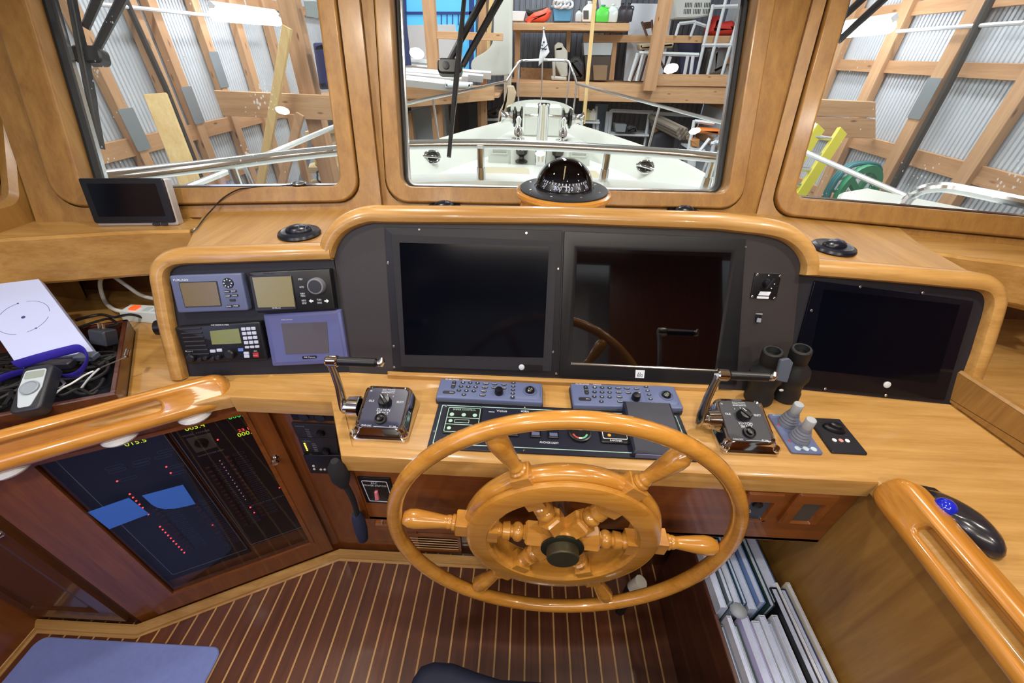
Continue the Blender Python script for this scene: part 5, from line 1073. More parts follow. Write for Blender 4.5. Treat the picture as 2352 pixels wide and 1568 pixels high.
# hawse fittings with cleats in the bulwark
DKM = mat('dark_polished_metal', '4a4a46', .25, .9)
for (x, y), lab in (((992, 361), 'oval chrome hawse with a cleat in the port bulwark'), ((1483, 384), 'oval chrome hawse with a cleat in the starboard bulwark')):
    P = ony(x, y, 4.62); s = -1 if P.x < X0 else 1; F = Fr(P, (-s*.40, .92, 0) if s < 0 else (.40, -.92, 0), (s*.55, .2, .8)); F = Fr(P, (.35*1, -s*.9, 0) if 0 else (1, -.9*s*.5, 0), (.25*s, .35, .9))
    r = thing('hawse_cleat', P, lab, 'cleat', 'hawse cleats in the bulwarks')
    MB().tube([F(.085*math.cos(t), .06*math.sin(t), .004) for t in [2*PI*i/28 for i in range(28)]], .014, 8, True).build('bezel', CHROME, r); MB().plate(F, circ(0, 0, .078, 20, .052), -.01, .002).build('opening', DKM, r)
    MB().tube([F(-.10, .01, .03), F(-.04, .0, .035), F(.04, -.01, .035), F(.09, -.02, .03)], [.010, .014, .014, .010], 8).build('horn', CHROME, r)
# stainless rails
R_L = [ony(430, 430, 1.97), ony(560, 378, 2.34), ony(770, 290, 3.42), ony(925, 240, 4.34), ony(1163, 187, 6.5)]
R_R = [ony(2060, 442, 2.34), ony(1850, 350, 3.1), ony(1690, 290, 3.83), ony(1325, 192, 6.5)]
hoop = [ony(1163, 187, 6.5), ony(1180, 160, 6.75), ony(1192, 143, 6.85), ony(1213, 139, 6.95), ony(1295, 139, 6.95), ony(1310, 150, 6.85), ony(1318, 170, 6.75), ony(1325, 192, 6.5)]
br = thing('bow_rail', (X0, 4.5, .7), 'stainless bow rail with pulpit hoop running round the foredeck', 'rail')
MB().tube([R_L[0]+(R_L[0]-R_L[1])*.8]+R_L, .0165, 10).build('port_rail', STEEL, br); MB().tube([R_R[0]+(R_R[0]-R_R[1])*.6]+R_R, .0165, 10).build('starboard_rail', STEEL, br); MB().tube(spline(hoop, 4), .0165, 10).build('pulpit_hoop', STEEL, br)
for p in (R_L[4], R_R[3], R_L[3].lerp(R_L[4], .22), R_R[2].lerp(R_R[3], .36), R_L[2].lerp(R_L[3], .1), R_R[1], R_R[2].lerp(R_R[1], .05), R_L[1], hoop[2], hoop[5]):
    q = V((X0+(p.x-X0)*.97, p.y-.02, cap_z(p.y)-.015 if p.y < 6.6 else .9)); MB().tube([q, p], .0125, 8).lathe(Fr(q, (1, 0, 0), (0, 1, 0)), [(.03, .0), (.03, .02), (.016, .03)], 12).build('stanchion', STEEL, br)
# Portuguese-bridge rail close ahead of the windshield
pb_ = [onz(x, y, 1.2) for x, y in ((215, 409), (360, 394), (500, 378), (640, 360), (780, 345), (925, 333), (1104, 331), (1250, 335), (1400, 343), (1540, 352), (1665, 364))]
pr_ = thing('bridge_rail', (X0, 2.2, 1.02), 'thick stainless rail on short posts crossing just ahead of the windshield', 'rail')
last = pb_[-1]; pb_2 = [pb_[0]+(pb_[0]-pb_[1])]+pb_+[last+V((.10, -.05, 0))]
MB().tube(spline(pb_2, 3), .0245, 12).build('top_rail', STEEL, pr_)
for px in ((530, 379), (1104, 340), (1396, 345), (1640, 362)):
    p = onz(*px, 1.19); q = V((p.x, p.y, 1.035)); MB().tube([q, p], .0185, 10).tube([q, q+V((0, 0, .06))], [.026, .022], 12).build('post', STEEL, pr_)
hp_ = [onz(2050, 500, 1.02), onz(2070, 478, 1.09), ony(2088, 456, 1.95), ony(2112, 438, 1.93), ony(2150, 430, 1.90), ony(2200, 434, 1.86), ony(2352, 465, 1.7), ony(2500, 500, 1.6)]
MB().tube(spline(hp_[1:], 4), .022, 10).build('hoop_rail', STEEL, pr_)
cm = MB(); o_ = [(p.x, p.y) for p in spline(pb_2, 2)]; cm.sweep(hz(0), o_, [(-.10, .98), (-.10, 1.02), (-.085, 1.035), (.085, 1.035), (.10, 1.02), (.10, .98)]); cm.build('coaming', GEL, pr_)
MB().plate(hz(.92), ccw([onz(x, y, 1.06).xy.to_tuple() for x, y in ((1988, 430), (2085, 450), (2268, 486), (2268, 530), (1900, 500), (1930, 440))]), 0, .14, .015).build('coaming_box', GEL, pr_)
# samson post, windlass, staff and burgee
sm = thing('samson_post', ony(1245, 385, 4.95), 'tall chrome mooring post with a crossbar in the middle of the foredeck', 'post')
b_ = ony(1245, 385, 4.9); t_ = ony(1245, 237, 4.9); cx = (b_.x+t_.x)/2; MB().tube([(cx, 4.9, .5), (cx, 4.9, t_.z-.03), (cx, 4.9, t_.z-.01), (cx, 4.9, t_.z)], [.062, .062, .068, .060], 24).build('column', CHROME, sm)
zb = ony(1245, 267, 4.9).z; MB().tube([(cx-.20, 4.9, zb), (cx+.20, 4.9, zb)], .017, 12).build('crossbar', CHROME, sm)
ws = thing('windlass', (X0, 5.6, .76), 'white and chrome anchor windlass behind the mooring post', 'windlass')
zt = ony(1245, 240, 5.6).z
MB().plate(Fr((X0, 5.6, 0), (1, 0, 0), (0, 0, 1)), rrect(-.20, .24, .76, zt, .02), -.12, .12, .02).build('housing', GEL, ws)
for s in (-1, 1):
    A = V((X0+.02+s*.24, 5.6, zt-.14)); F = Fr(A, (0, 1, 0), (0, 0, 1)); F = Fr(A, (0, s, 0), (0, 0, 1))
    MB().lathe(F, [(.11, 0), (.115, .02), (.06, .04), (.06, .07), (.11, .09), (.11, .11)], 20).build('gypsy', DKM, ws); MB().lathe(F, [(.06, .11), (.085, .12), (.05, .16), (.05, .22), (.075, .26), (.06, .27)], 20).build('drum', CHROME, ws)
    MB().lathe(Fr((X0+s*.26, 5.2, .76), (1, 0, 0), (0, 1, 0)), [(.08, 0), (.08, .02), (.05, .03), (.05, .10), (.02, .16), (.035, .22), (.01, .25)], 18).build('chain_stopper', CHROME, ws)
    MB().lathe(Fr((X0+s*.21, 5.045, .545), (1, 0, 0), (0, 1, 0)), [(.07, 0), (.075, .02), (.03, .045), (.03, .07), (.065, .10), (.07, .14), (.06, .15)], 18).build('bollard', DKM, ws)
fs = thing('flag_staff', (X0, 6.9, .9), 'slim bow staff with a small white burgee hanging from it', 'flag')
A = ony(1243, 228, 6.85); B = ony(1249, 66, 6.85); MB().tube([A, B], .010, 8).sph(B, .018, 10, 6).build('staff', STEEL, fs)
CLOTH = mat('white_flag_cloth', 'e8e9ea', .8); fl = [(1249, 70), (1262, 118), (1252, 128), (1246, 146), (1240, 150), (1238, 132), (1243, 100)]
FFl = Fr((0, 6.83, 0), (1, 0, 0), (0, 0, 1)); P = FFl.pts(fl)
fm = MB(); R1 = []
for i in range(9):
    t = i/8; L_ = V(P[0]).lerp(V(P[5]), t) if t < 1 else V(P[5]); R_ = V(P[0]).lerp(V(P[1]), t)
    R1.append([FFl(*(L_.lerp(R_, k/6)), .015*math.sin(k*1.7+t*2)*t) for k in range(7)])
low = [FFl(*(V(P[5]).lerp(V(P[1]), k/6)-V((.0, .045*(1-k/6)*2+.01))), .01*math.sin(k*1.7)) for k in range(7)]; R1.append(low)
fm.loft(R1, False); fo = fm.build('burgee', CLOTH, fs); so = fo.modifiers.new('solid', 'SOLIDIFY'); so.thickness = .003
mk = MB()
for x, y, w_, h_, r in ((1249, 97, .012, .02, .3), (1245, 104, .010, .012, -.4), (1251, 109, .05, .010, .7), (1247, 112, .04, .010, -.2), (1254, 113, .010, .014, .5)): mk.plate(FFl.at(*FFl.ab(x, y), .022, r), rrect(-w_, w_, -h_/2, h_/2, .003, 2), 0, .002)
mk.build('burgee_marks', mat('navy_print', '1d2a55', .7), fs, kind='stuff')

# ================================================================== THE BOAT SHED
TIM = wood('pale_shed_timber', 'c4966a', 'deb68a', (1, 0, 0), coat=0, rough=.7, scale=.5, knots=True)
TIMZ = wood('shed_timber_upright', 'b58a62', 'd2a67c', (0, 0, 1), coat=0, rough=.7, scale=.5, knots=True); TIMY = wood('shed_timber_lengthwise', 'b08258', 'cc9e72', (0, 1, 0), coat=0, rough=.7, scale=.5, knots=True)
PALE = wood('fresh_pine', 'd8b374', 'ecd093', (0, 0, 1), coat=0, rough=.6, scale=.5)
GALV = mat('galvanised_sheet', 'd6dbe0', .45, .2, var=.15, vscale=3); DKSH = mat('dark_grey_cladding', '6a707a', .6, .1, var=.2, vscale=4)
XL, XR, YB = -3.25, 3.45, 9.3
def corr(name, F, a0, a1, b0, b1, m_, pitch=.040, amp=.008):
    s = MB(); P = []
    for i in range(int((a1-a0)/pitch)): P += [(a0+(i+t)*pitch, h) for t, h in ((0, 0), (.60, 0), (.70, -amp*2), (.90, -amp*2))]
    s.loft([[F(a, b, h) for a, h in P] for b in (b0, b1)]+[[F(a, b, h-.004) for a, h in P] for b in (b1, b0)], False); s.build(name, m_, None, kind='structure', ang=20)
corr('wall_shed_left', Fr((XL, 0, 0), (0, 1, 0), (0, 0, 1)), -2.0, YB, -1.6, 4.0, GALV)
corr('wall_shed_right', Fr((XR, 0, 0), (0, -1, 0), (0, 0, 1)), -YB, 2.0, -1.6, 4.0, GALV)
corr('wall_shed_back', Fr((0, YB, 0), (1, 0, 0), (0, 0, 1)), XL, XR, -1.6, 4.0, DKSH, .10)
struct('wall_shed_front', MB().box(Fr((0, -2.0, 0), (-1, 0, 0), (0, 0, 1)), -3.5, 3.3, -1.6, 4.0, -.05, 0), GALV)
struct('floor_shed', MB().plate(hz(-1.65), [(XL-.1, -2.1), (XR+.1, -2.1), (XR+.1, YB+.1), (XL-.1, YB+.1)], 0, .05), mat('grey_concrete', '7b7a76', .85, var=.1, vscale=3))
struct('ceiling_shed', MB().plate(hz(4.0), [(XL-.1, -2.1), (XR+.1, -2.1), (XR+.1, YB+.1), (XL-.1, YB+.1)], 0, .05), mat('pale_roof_sheet', 'c9c6bd', .7))
def bar(name, p0, p1, w_, t_, m_, label, cat, side=(0, -1, 0), group=None, ext=False):
    p0, p1 = V(p0), V(p1)
    if ext and min(p0.z, p1.z) > -1.58:
        if p0.z < p1.z: p0, p1 = p1, p0
        p1 = p0+(p1-p0)*((p0.z+1.58)/(p0.z-p1.z)); xl = XL+.19
        if p1.x < xl < p0.x: p1 = p0+(p1-p0)*((p0.x-xl)/(p0.x-p1.x))
    v = (p1-p0); n = V(side); n = (n-v.normalized()*n.dot(v.normalized())).normalized(); F = Fr(p0, v.cross(n)*-1 if 0 else v.normalized().cross(n), v); F = Fr(p0, F.u, v)
    return MB().plate(F, [(-w_/2, 0), (w_/2, 0), (w_/2, v.length), (-w_/2, v.length)], -t_/2, t_/2, .003).build(name, m_, None, label, cat, group)
GS = 'timber studs of the shed walls'
ords = ['first', 'second', 'third', 'fourth', 'fifth', 'sixth', 'seventh', 'eighth', 'ninth']
for i, (Y, w_) in enumerate(((2.95, .20), (3.45, .09), (3.98, .10), (4.20, .10), (4.75, .10), (5.35, .12), (6.0, .12), (6.7, .14))):
    bar('wall_stud', (XL+.055, Y, -1.6), (XL+.055, Y, 3.98), w_, .07, TIMZ, '%s timber stud from the left on the port shed wall' % ords[i], 'timber', (1, 0, 0), GS)
for i, (Y, w_) in enumerate(((2.75, .12), (3.38, .12), (4.10, .13), (4.85, .14), (5.6, .14))):
    bar('wall_stud', (XR-.055, Y, -1.6), (XR-.055, Y, 3.98), w_, .07, TIMZ, '%s timber stud from the right on the starboard shed wall' % ords[i], 'timber', (-1, 0, 0), GS)
for X, zs, sd, nm in ((XL+.035, (.47, .90, 1.99), 1, 'port'), (XR-.035, (.35, .93, 1.57, 2.0), -1, 'starboard')):
    for j, z in enumerate(zs): bar('wall_girt', (X, 2.2, z), (X, YB-.1, z), .13 if z < 1.5 else .10, .03, TIMY, '%s girt from the bottom along the %s shed wall' % (('lowest', 'second', 'third', 'topmost')[j], nm), 'timber', (sd, 0, 0), 'girts of the shed walls')
# dark pipes and gusset plates
DPIPE = mat('dark_hose', '3a332c', .6)
MB().tube([onx(289, 0, XL+.115), onx(380, 200, XL+.115), onx(470, 428, XL+.115)], .022, 8).build('pipe', DPIPE, None, 'dark hose running down the port shed wall between studs', 'pipe')
MB().tube([onx(2275, 0, XR-.125), onx(2175, 200, XR-.125), onx(2050, 430, XR-.125)], .028, 8).build('pipe', DPIPE, None, 'dark hose running down the starboard shed wall beside a stud', 'pipe')
MB().tube([onx(230, 10, XL+.115), onx(480, 35, XL+.115), onx(600, 52, XL+.115)], .014, 8).build('conduit', WHITE, None, 'pale conduit along the port shed wall leading to the strip light', 'pipe')
MB().tube([onx(2352, 52, XR-.125), onx(2200, 62, XR-.125), onx(2060, 72, XR-.125)], .014, 8).build('conduit', WHITE, None, 'pale conduit along the starboard shed wall leading to the strip light', 'pipe')
GUS = mat('galvanised_nail_plate', '9aa3a8', .5, .6)
for Y, z, X, lab in ((3.46, 1.02, XL+.094, 'grey nail plate on the second port shed stud'), (4.20, 1.12, XL+.094, 'grey nail plate on the fourth port shed stud'), (4.75, 1.38, XL+.094, 'grey nail plate on the fifth port shed stud'), (4.10, 1.36, XR-.094, 'grey nail plate on the third starboard shed stud'), (2.78, 1.2, XR-.094, 'grey nail plate at the right edge of the starboard shed wall')):
    F = Fr((X, Y, z), (0, 1, 0), (0, 0, 1)); MB().plate(F, rrect(-.07, .07, -.15, .15, .01), -.003, .003).build('nail_plate', GUS, None, lab, 'plate', 'nail plates on the shed studs')
# port side: post, beam, planks
bar('post', (-2.2, 4.6, -1.6), (-2.2, 4.6, 3.98), .16, .14, TIMZ, 'tall timber post at the right edge of the port front window view', 'timber')
bar('beam', (-3.1, 4.5, 1.115), (-1.95, 4.5, 1.105), .215, .05, TIM, 'knotty beam between the port shed wall and the tall post', 'timber', (0, -1, 0))
bar('plank', onx(357, 216, -2.72), onx(445, 440, -2.55), .14, .03, PALE, 'pale plank leaning against the port shed wall', 'plank', (.5, -1, 0), ext=True)
bar('plank', ony(660, 62, 4.35), ony(598, 428, 4.2), .075, .04, PALE, 'pointed yellow timber leaning in front of the tall post', 'plank', ext=True)
bar('plank', ony(690, 262, 4.25), ony(646, 428, 4.15), .07, .04, TIMZ, 'short brown timber leaning beside the pointed yellow timber', 'plank', ext=True)
bar('brace', ony(668, 262, 4.4), ony(705, 420, 4.4), .07, .04, TIMZ, 'slanting brace below the knotty beam', 'timber', ext=True)
def pbox(name, Y, px, d, m_, label, cat, r=.01, ch=.008, group=None, ext=False, ang=35):
    F = Fr((0, Y, 0), (1, 0, 0), (0, 0, 1)); q = F.pts(px)
    if ext: lo = sorted(range(len(q)), key=lambda i: q[i][1])[:2]; q = [(a, -1.59) if i in lo else (a, b) for i, (a, b) in enumerate(q)]
    q = ccw(q); soft = ch >= .03; return MB().plate(F, rpoly(q, r, 5) if r else q, -d, 0, ch*(1.3 if soft else 1), steps=5 if soft else 1).build(name, m_, None, label, cat, group, None, 80 if soft else ang)
BLU = mat('dark_blue_plastic', '24285e', .4)
pbox('blue_bag', 4.49, ((714, 98), (752, 97), (757, 205), (731, 207)), .16, BLU, 'dark blue bag hanging at the right edge of the port front window', 'bag', .02, .04)
pbox('electric_box', 4.56, ((696, 0), (722, 0), (722, 42), (703, 40)), .08, mat('grey_box', '9aa3a3', .5), 'grey electrical box at the top right of the port front window', 'box')
# shelf frame low at the right edge of the port window
SHELFP = mat('cream_shelf', 'd9c39a', .6)
sf = thing('shed_shelf', ony(735, 420, 5.0), 'cream shelf unit with coiled rope at the right edge of the port front window', 'shelf')
F5 = Fr((0, 5.0, 0), (1, 0, 0), (0, 0, 1))
for px in (((700, 302), (772, 296), (772, 306), (700, 313)), ((696, 384), (775, 384), (775, 398), (698, 398)), ((742, 300), (756, 300), (768, 430), (752, 430)), ((698, 424), (778, 424), (778, 436), (698, 436)), ((752, 430), (768, 430), (840, 640), (824, 640))): MB().plate(F5, ccw(F5.pts(px)), -.25, 0, .004).build('board', SHELFP, sf)
YEL = mat('yellow_rope', 'b7a33a', .7)
for k_, (x, y) in enumerate(((738, 372), (742, 408))):
    c = ony(x, y, 4.96); MB().tube([c+V((.07*math.cos(t)*(1+.05*math.sin(3*t)), .02*math.sin(5*t), .085*math.sin(t))) for t in [2*PI*i/60*3 for i in range(60)]], .011, 6).build('rope_coil', YEL if k_ == 0 else mat('black_rope', '26262a', .7), None, ('yellow', 'black')[k_]+' rope coil on the cream shelf unit', 'rope')
bar('plank', ony(722, 300, 4.75), ony(690, 425, 4.7), .06, .03, mat('grey_blue_board', '9fb3c4', .6), 'grey-blue board standing below the knotty beam', 'plank', ext=True)

# strip lights seen through the side panes
TUBE = mat('fluorescent_glow', 'f4f8ff', .5, emit=14)
def strip(P0, P1, label):
    r = thing('strip_light', (P0+P1)/2, label, 'light', 'fluorescent strip lights'); MB().tube([P0, P1], .045, 12).build('tube', TUBE, r); MB().tube([P0+V((0, 0, .06)), P1+V((0, 0, .06))], .035, 4).build('housing', WHITE, r)
    MB().cyl((P0+P1)/2+V((0, 0, .09)), (P0+P1)/2+V((0, 0, 2.1)), .006, .006, 6).build('hanger', WHITE, r)
strip(onx(492, 34, -2.75), onx(638, 48, -2.75), 'glowing fluorescent strip light seen through the port front window')
strip(onx(2046, 62, 3.0), onx(1925, 76, 3.0), 'glowing fluorescent strip light seen through the starboard front window')
# starboard side: boards, ladder, hose reel
for j, (ya, yb) in enumerate(((232, 270), (272, 318))):
    F = Fr((0, 4.45, 0), (1, 0, 0), (0, 0, 1)); q = F.pts(((1840, ya-6), (2012, ya+2), (2012, yb), (1840, yb-4))); MB().plate(F, ccw(q), -.05, 0, .004).build('beam', TIM, None, '%s of two wide boards at the left of the starboard front window' % ('upper', 'lower')[j], 'timber')
ld = thing('ladder', ony(1880, 440, 3.5), 'yellow fibreglass ladder leaning at the left of the starboard front window', 'ladder')
LY = mat('yellow_fibreglass', 'd8cd3c', .4); A0_, A1_ = ony(1935, 300, 3.6), ony(1820, 475, 3.3); B0_, B1_ = ony(1883, 292, 3.6), ony(1770, 470, 3.3)
for p, q in ((A0_, A1_), (B0_, B1_)):
    F = Fr(p, (q-p).normalized().cross(V((0, -1, 0))), q-p); MB().plate(F, [(-.045, 0), (.045, 0), (.045, (q-p).length), (-.045, (q-p).length)], -.015, .015, .004).build('rail', LY, ld)
for i in range(5): t = .12+.2*i; MB().tube([A0_.lerp(A1_, t), B0_.lerp(B1_, t)], .016, 8).build('rung', STEEL, ld)
hr = thing('hose_reel', ony(1965, 470, 3.2), 'green hose reel with coiled hose low in the starboard front window', 'hose reel')
GR = mat('green_plastic', '1f8a5c', .45); c = ony(1968, 440, 3.2); F = Fr(c, (1, .3, 0), (0, 0, 1))
MB().ring(F, circ(0, 0, .19, 24), circ(0, 0, .14, 24), -.02, .02).build('reel_rim', GR, hr)
for i in range(5): t = 2*PI*i/5; MB().plate(F.at(0, 0, 0, t), [(.02, -.022), (.15, -.022), (.15, .022), (.02, .022)], -.015, .015, .003).build('reel_spoke', GR, hr)
MB().tube([F(.21*math.cos(t), .21*math.sin(t)+.02*math.sin(3*t), -.03-.05*i/60) for i, t in enumerate([2*PI*i/20 for i in range(60)])], .014, 7).build('hose', mat('teal_hose', '1c6c70', .5), hr)
MB().cyl(c+V((0, .05, 0)), (c.x, c.y+.05, -1.59), .03, .03, 8).build('stand', STEEL, hr)
MB().tube(spline([ony(1950, 405, 3.2), ony(1918, 415, 3.2), ony(1908, 430, 3.2), ony(1925, 440, 3.2), ony(1955, 412, 3.2)], 5), .010, 7).build('hose_end', mat('light_green_hose', '6fae96', .5), hr)

# ------------------------------------------------------------------ loft at the head of the shed
YL = 8.2
LF_ = Fr((0, YL, 0), (1, 0, 0), (0, 0, 1))
lf = MB().plate(hz(1.17), [(-.45, YL+.05), (3.4, YL+.05), (3.4, YB-.02), (-.45, YB-.02)], 0, .04).build('loft_floor', TIM, None, 'timber loft floor at the head of the shed', 'loft floor')
lf = MB().plate(hz(1.0), [(-3.1, 6.3), (-.5, 7.4), (-.5, YB-.02), (-3.1, YB-.02)], 0, .04).build('loft_floor', TIM, None, 'lower timber loft floor on the port side, piled with white planks', 'loft floor')
pbox('beam', YL, ((1186, 189), (1342, 189), (1342, 226), (1186, 222)), .05, TIM, 'loft edge beam behind the pulpit', 'timber', 0, .004)
pbox('beam', YL-.02, ((1330, 190), (1715, 203), (1711, 240), (1330, 232)), .05, TIM, 'lower long loft beam on the starboard side', 'timber', 0, .004)
pbox('beam', YL-.05, ((1505, 170), (1722, 172), (1718, 200), (1505, 197)), .05, TIM, 'short loft beam above the long starboard loft beam', 'timber', 0, .004)
pbox('beam', YL+.3, ((1340, 79), (1745, 83), (1740, 100), (1340, 97)), .05, TIM, 'thin rail board above the starboard loft', 'timber', 0, .004)
bar('post', (LF_.ab(1508, 90)[0], YL-.12, LF_.ab(1490, 207)[1]), (LF_.ab(1508, 90)[0], YL-.12, 3.98), .20, .14, TIMZ, 'thick timber post in front of the starboard loft', 'timber')
bar('stick', ony(1368, -20, 7.6), ony(1340, 285, 7.4), .055, .04, PALE, 'thin pale pole standing before the loft', 'pole')
F7 = Fr((0, 6.9, 0), (1, 0, 0), (0, 0, 1))
pbox('beam', 6.9, ((880, 200), (1135, 196), (1135, 230), (880, 252)), .05, TIM, 'pale loft beam at the port side behind the bow rail', 'timber', 0, .004)
pbox('beam', 7.2, ((880, 260), (905, 250), (905, 262), (880, 275)), .05, TIM, 'end of a low timber at the port edge of the middle pane', 'timber', 0, .003)
bar('post', (F7.ab(979, 60)[0], 7.2, -1.6), (F7.ab(979, 60)[0], 7.2, 3.98), .17, .12, TIMZ, 'timber post before the blue window at the port loft', 'timber')
bar('post', (F7.ab(1100, 120)[0]-.02, 7.7, -1.6), (F7.ab(1100, 120)[0]-.02, 7.7, 3.98), .10, .10, TIMZ, 'thin timber post right of the blue window', 'timber')
pbox('beam', 7.15, ((993, 71), (1155, 76), (1155, 94), (993, 89)), .05, TIM, 'cross rail in front of the white moulded panel', 'timber', 0, .004)
pbox('post', 7.9, ((1160, -20), (1178, -20), (1172, 290), (1156, 290)), .10, mat('cream_paint', 'dcd8c4', .6), 'cream painted post left of the loft shelves', 'timber', 0, .004, ext=True)
# blue daylit window panel in the back wall
SKYB = mat('daylit_blue_panel', '62c4f2', .5, emit=.55); NAVB = mat('blue_frame', '2a4f9a', .5)
wv = thing('window_5', LF_(-2, 2), None, None); wv['kind'] = 'structure'
W9 = Fr((0, 9.0, 0), (1, 0, 0), (0, 0, 1)); q = W9.pts(((920, -60), (1092, -60), (1092, 178), (920, 178))); MB().plate(W9, ccw(q), -.05, 0).build('pane', SKYB, wv)
fr_ = MB()
for px in (((920, 27), (1085, 27), (1085, 34), (920, 34)), ((1078, -60), (1090, -60), (1088, 178), (1078, 178)), ((920, -60), (932, -60), (938, 178), (926, 178))): fr_.plate(W9, ccw(W9.pts(px)), 0, .05)
for x in range(1000, 1078, 13): fr_.plate(W9, ccw(W9.pts(((x, 34), (x+2, 34), (x+2, 58), (x, 58)))), 0, .02)
fr_.build('frame', NAVB, wv)
pbox('white_board', 8.7, ((925, 58), (1046, 56), (1046, 70), (1060, 90), (1060, 150), (930, 150)), .03, mat('white_board', 'dfe3e8', .4), 'white board standing below the blue window', 'board', 0, .003, ext=True)
pbox('dark_board', 7.05, ((905, -20), (925, -20), (944, 150), (912, 152)), .03, mat('dark_blue_board', '27345e', .5), 'dark blue board leaning at the port edge of the middle pane', 'board', 0, .003)
for i in range(3): bar('plank', ony(1108+i*11, -20, 8.4), ony(1098+i*10, 145, 8.2), .07, .03, (TIMZ, mat('grey_brown_plank', '6d5440', .7), PALE)[i], '%s plank standing beside the white moulded panel' % ('brown', 'grey-brown', 'pale')[i], 'plank')
F76 = Fr((0, 7.5, 0), (1, 0, 0), (0, 0, 1)); sp_c = [(1138, -30), (1172, -30), (1176, 165), (1166, 173), (1095, 172), (1083, 160), (1082, 145), (1090, 133), (1112, 120), (1127, 105), (1133, 80)]
q = [(p.x, p.y) for p in spline([V(p) for p in F76.pts(sp_c)], 4, True)]; MB().plate(F76, ccw(q), -.06, 0, .02, steps=2).build('moulded_panel', GEL, None, 'white moulded boat panel with an S-curved edge standing in the port loft', 'panel')
# pile of white planks
for i, (xa, ya, xb, yb, yy) in enumerate(((905, 140, 1010, 148, 7.5), (915, 145, 1060, 157, 7.4), (905, 152, 1105, 172, 7.25), (930, 156, 1128, 173, 7.35), (905, 161, 1110, 180, 7.05), (905, 167, 1075, 181, 6.95), (905, 173, 1060, 187, 6.85), (905, 179, 1035, 194, 6.7), (915, 186, 1040, 200, 6.55))):
    bar('white_plank', ony(xa-30, ya-3, yy), ony(xb, yb, yy+.15), .045, .10, mat('white_paint_%d' % i, ('eceff0', 'dfe4e6', 'f1f3f2')[i % 3], .45), '%s white plank from the top in the pile on the port loft' % ords[i], 'plank', (0, -.6, 1), 'white planks piled on the port loft')
pbox('small_box', 6.6, ((916, 181), (938, 181), (939, 196), (916, 196)), .1, BLACKP, 'small black box at the end of the white plank pile', 'box')
pbox('clear_wrap', 6.6, ((1020, 187), (1085, 190), (1080, 205), (1022, 204)), .15, mat('crumpled_clear_plastic', 'd4dadb', .25, bump=1, bscale=60), 'crumpled clear plastic wrap at the end of the plank pile', 'plastic', .02, .03)
# under the port loft
pbox('grey_panel', 7.6, ((938, 255), (1020, 240), (1030, 330), (950, 335)), .03, mat('grey_blue_panel', 'aebcc2', .5), 'pale grey panel standing under the port loft', 'panel', 0, .003, ext=True)
pbox('post', 7.3, ((926, 262), (944, 258), (956, 330), (934, 330)), .1, TIMZ, 'short timber post under the port loft beam', 'timber', 0, .003, ext=True)
pbox('post', 8.0, ((1096, 235), (1114, 233), (1118, 300), (1098, 300)), .1, TIMZ, 'short timber post under the port loft near the bow', 'timber', 0, .003, ext=True)
for px, col, lab in ((((1030, 242), (1052, 240), (1054, 305), (1036, 306)), '6a5a4c', 'brown board in the dark under the port loft'), (((1052, 240), (1075, 238), (1080, 300), (1056, 303)), '3a4254', 'dark blue-grey panel under the port loft'), (((1075, 240), (1096, 238), (1097, 296), (1080, 297)), '4b5a62', 'grey-green panel under the port loft')): pbox('board', 8.6, px, .05, mat('c_'+col, col, .6), lab, 'board', 0, .003, ext=True)
SHB = True
pbox('gear_bag', 8.3, ((1118, 256), (1128, 252), (1140, 248), (1148, 254), (1147, 270), (1120, 270)), .2, mat('black_white_bag', '3b3b40', .6), 'black and white gear heaped on the white shelf under the port loft', 'bag', .03, .05)
# @@rack
# hanging canvas cover beside the pulpit
cv = F7.pts(((1166, 192), (1182, 192), (1188, 208), (1184, 226), (1172, 246), (1160, 275), (1146, 290), (1150, 250), (1163, 225))); MB().plate(F7.at(0, 0, .45), rpoly(ccw(cv), .03), -.08, 0, .03, steps=2).build('canvas_cover', mat('tan_canvas', 'b9a68a', .85, bump=.4, bscale=40), None, 'tan canvas cover hanging beside the pulpit', 'cover')
# shelf with the boxes and jugs
sh = thing('shed_shelf', LF_(.6, 1.2), 'timber shelf on the loft carrying bins, bags and jugs', 'shelf')
F85 = Fr((0, 8.5, 0), (1, 0, 0), (0, 0, 1))
F81 = Fr((0, 8.15, 0), (1, 0, 0), (0, 0, 1)); MB().plate(F81, ccw(F81.pts(((1178, 52), (1446, 53), (1446, 71), (1178, 69)))), -1.0, 0, .004).build('shelf_top', TIM, sh)
for px in (((1183, 69), (1196, 69), (1193, 184), (1181, 184)), ((1302, 70), (1312, 70), (1309, 120), (1301, 120)), ((1408, 96), (1418, 96), (1410, 184), (1398, 184))): MB().plate(F85, ccw(F85.pts(px)), -.06, -.004, .003).build('shelf_leg', TIMZ, sh)
pbox('back_board', 8.9, ((1196, 155), (1345, 160), (1340, 185), (1196, 183)), .03, TIMY, 'brown board behind the outboard motor on the loft', 'board', 0, .003)
pbox('white_bin', 8.4, ((1166, 25), (1208, 26), (1202, 48), (1172, 48)), .3, WHITE, 'white plastic bin at the left end of the loft shelf', 'bin')
pbox('red_bag', 8.35, ((1204, 46), (1226, 28), (1246, 22), (1258, 16), (1267, 26), (1262, 42), (1250, 50), (1210, 51)), .3, mat('red_orange_bag', 'e0543c', .5, bump=.5, bscale=25), 'red-orange dry bag slumped on the loft shelf', 'bag', .03, .06)
pbox('dark_bag', 8.5, ((1207, 20), (1250, 18), (1262, 24), (1240, 30), (1212, 36)), .2, mat('dark_green_bag', '2f3b38', .7), 'dark bag behind the red dry bag on the loft shelf', 'bag', .02, .04)
bb = thing('blue_bin', F85(F85.ab(1292, 49)[0], F85.ab(1292, 49)[1]), 'blue plastic tote on the loft shelf with white hose heaped on top', 'bin')
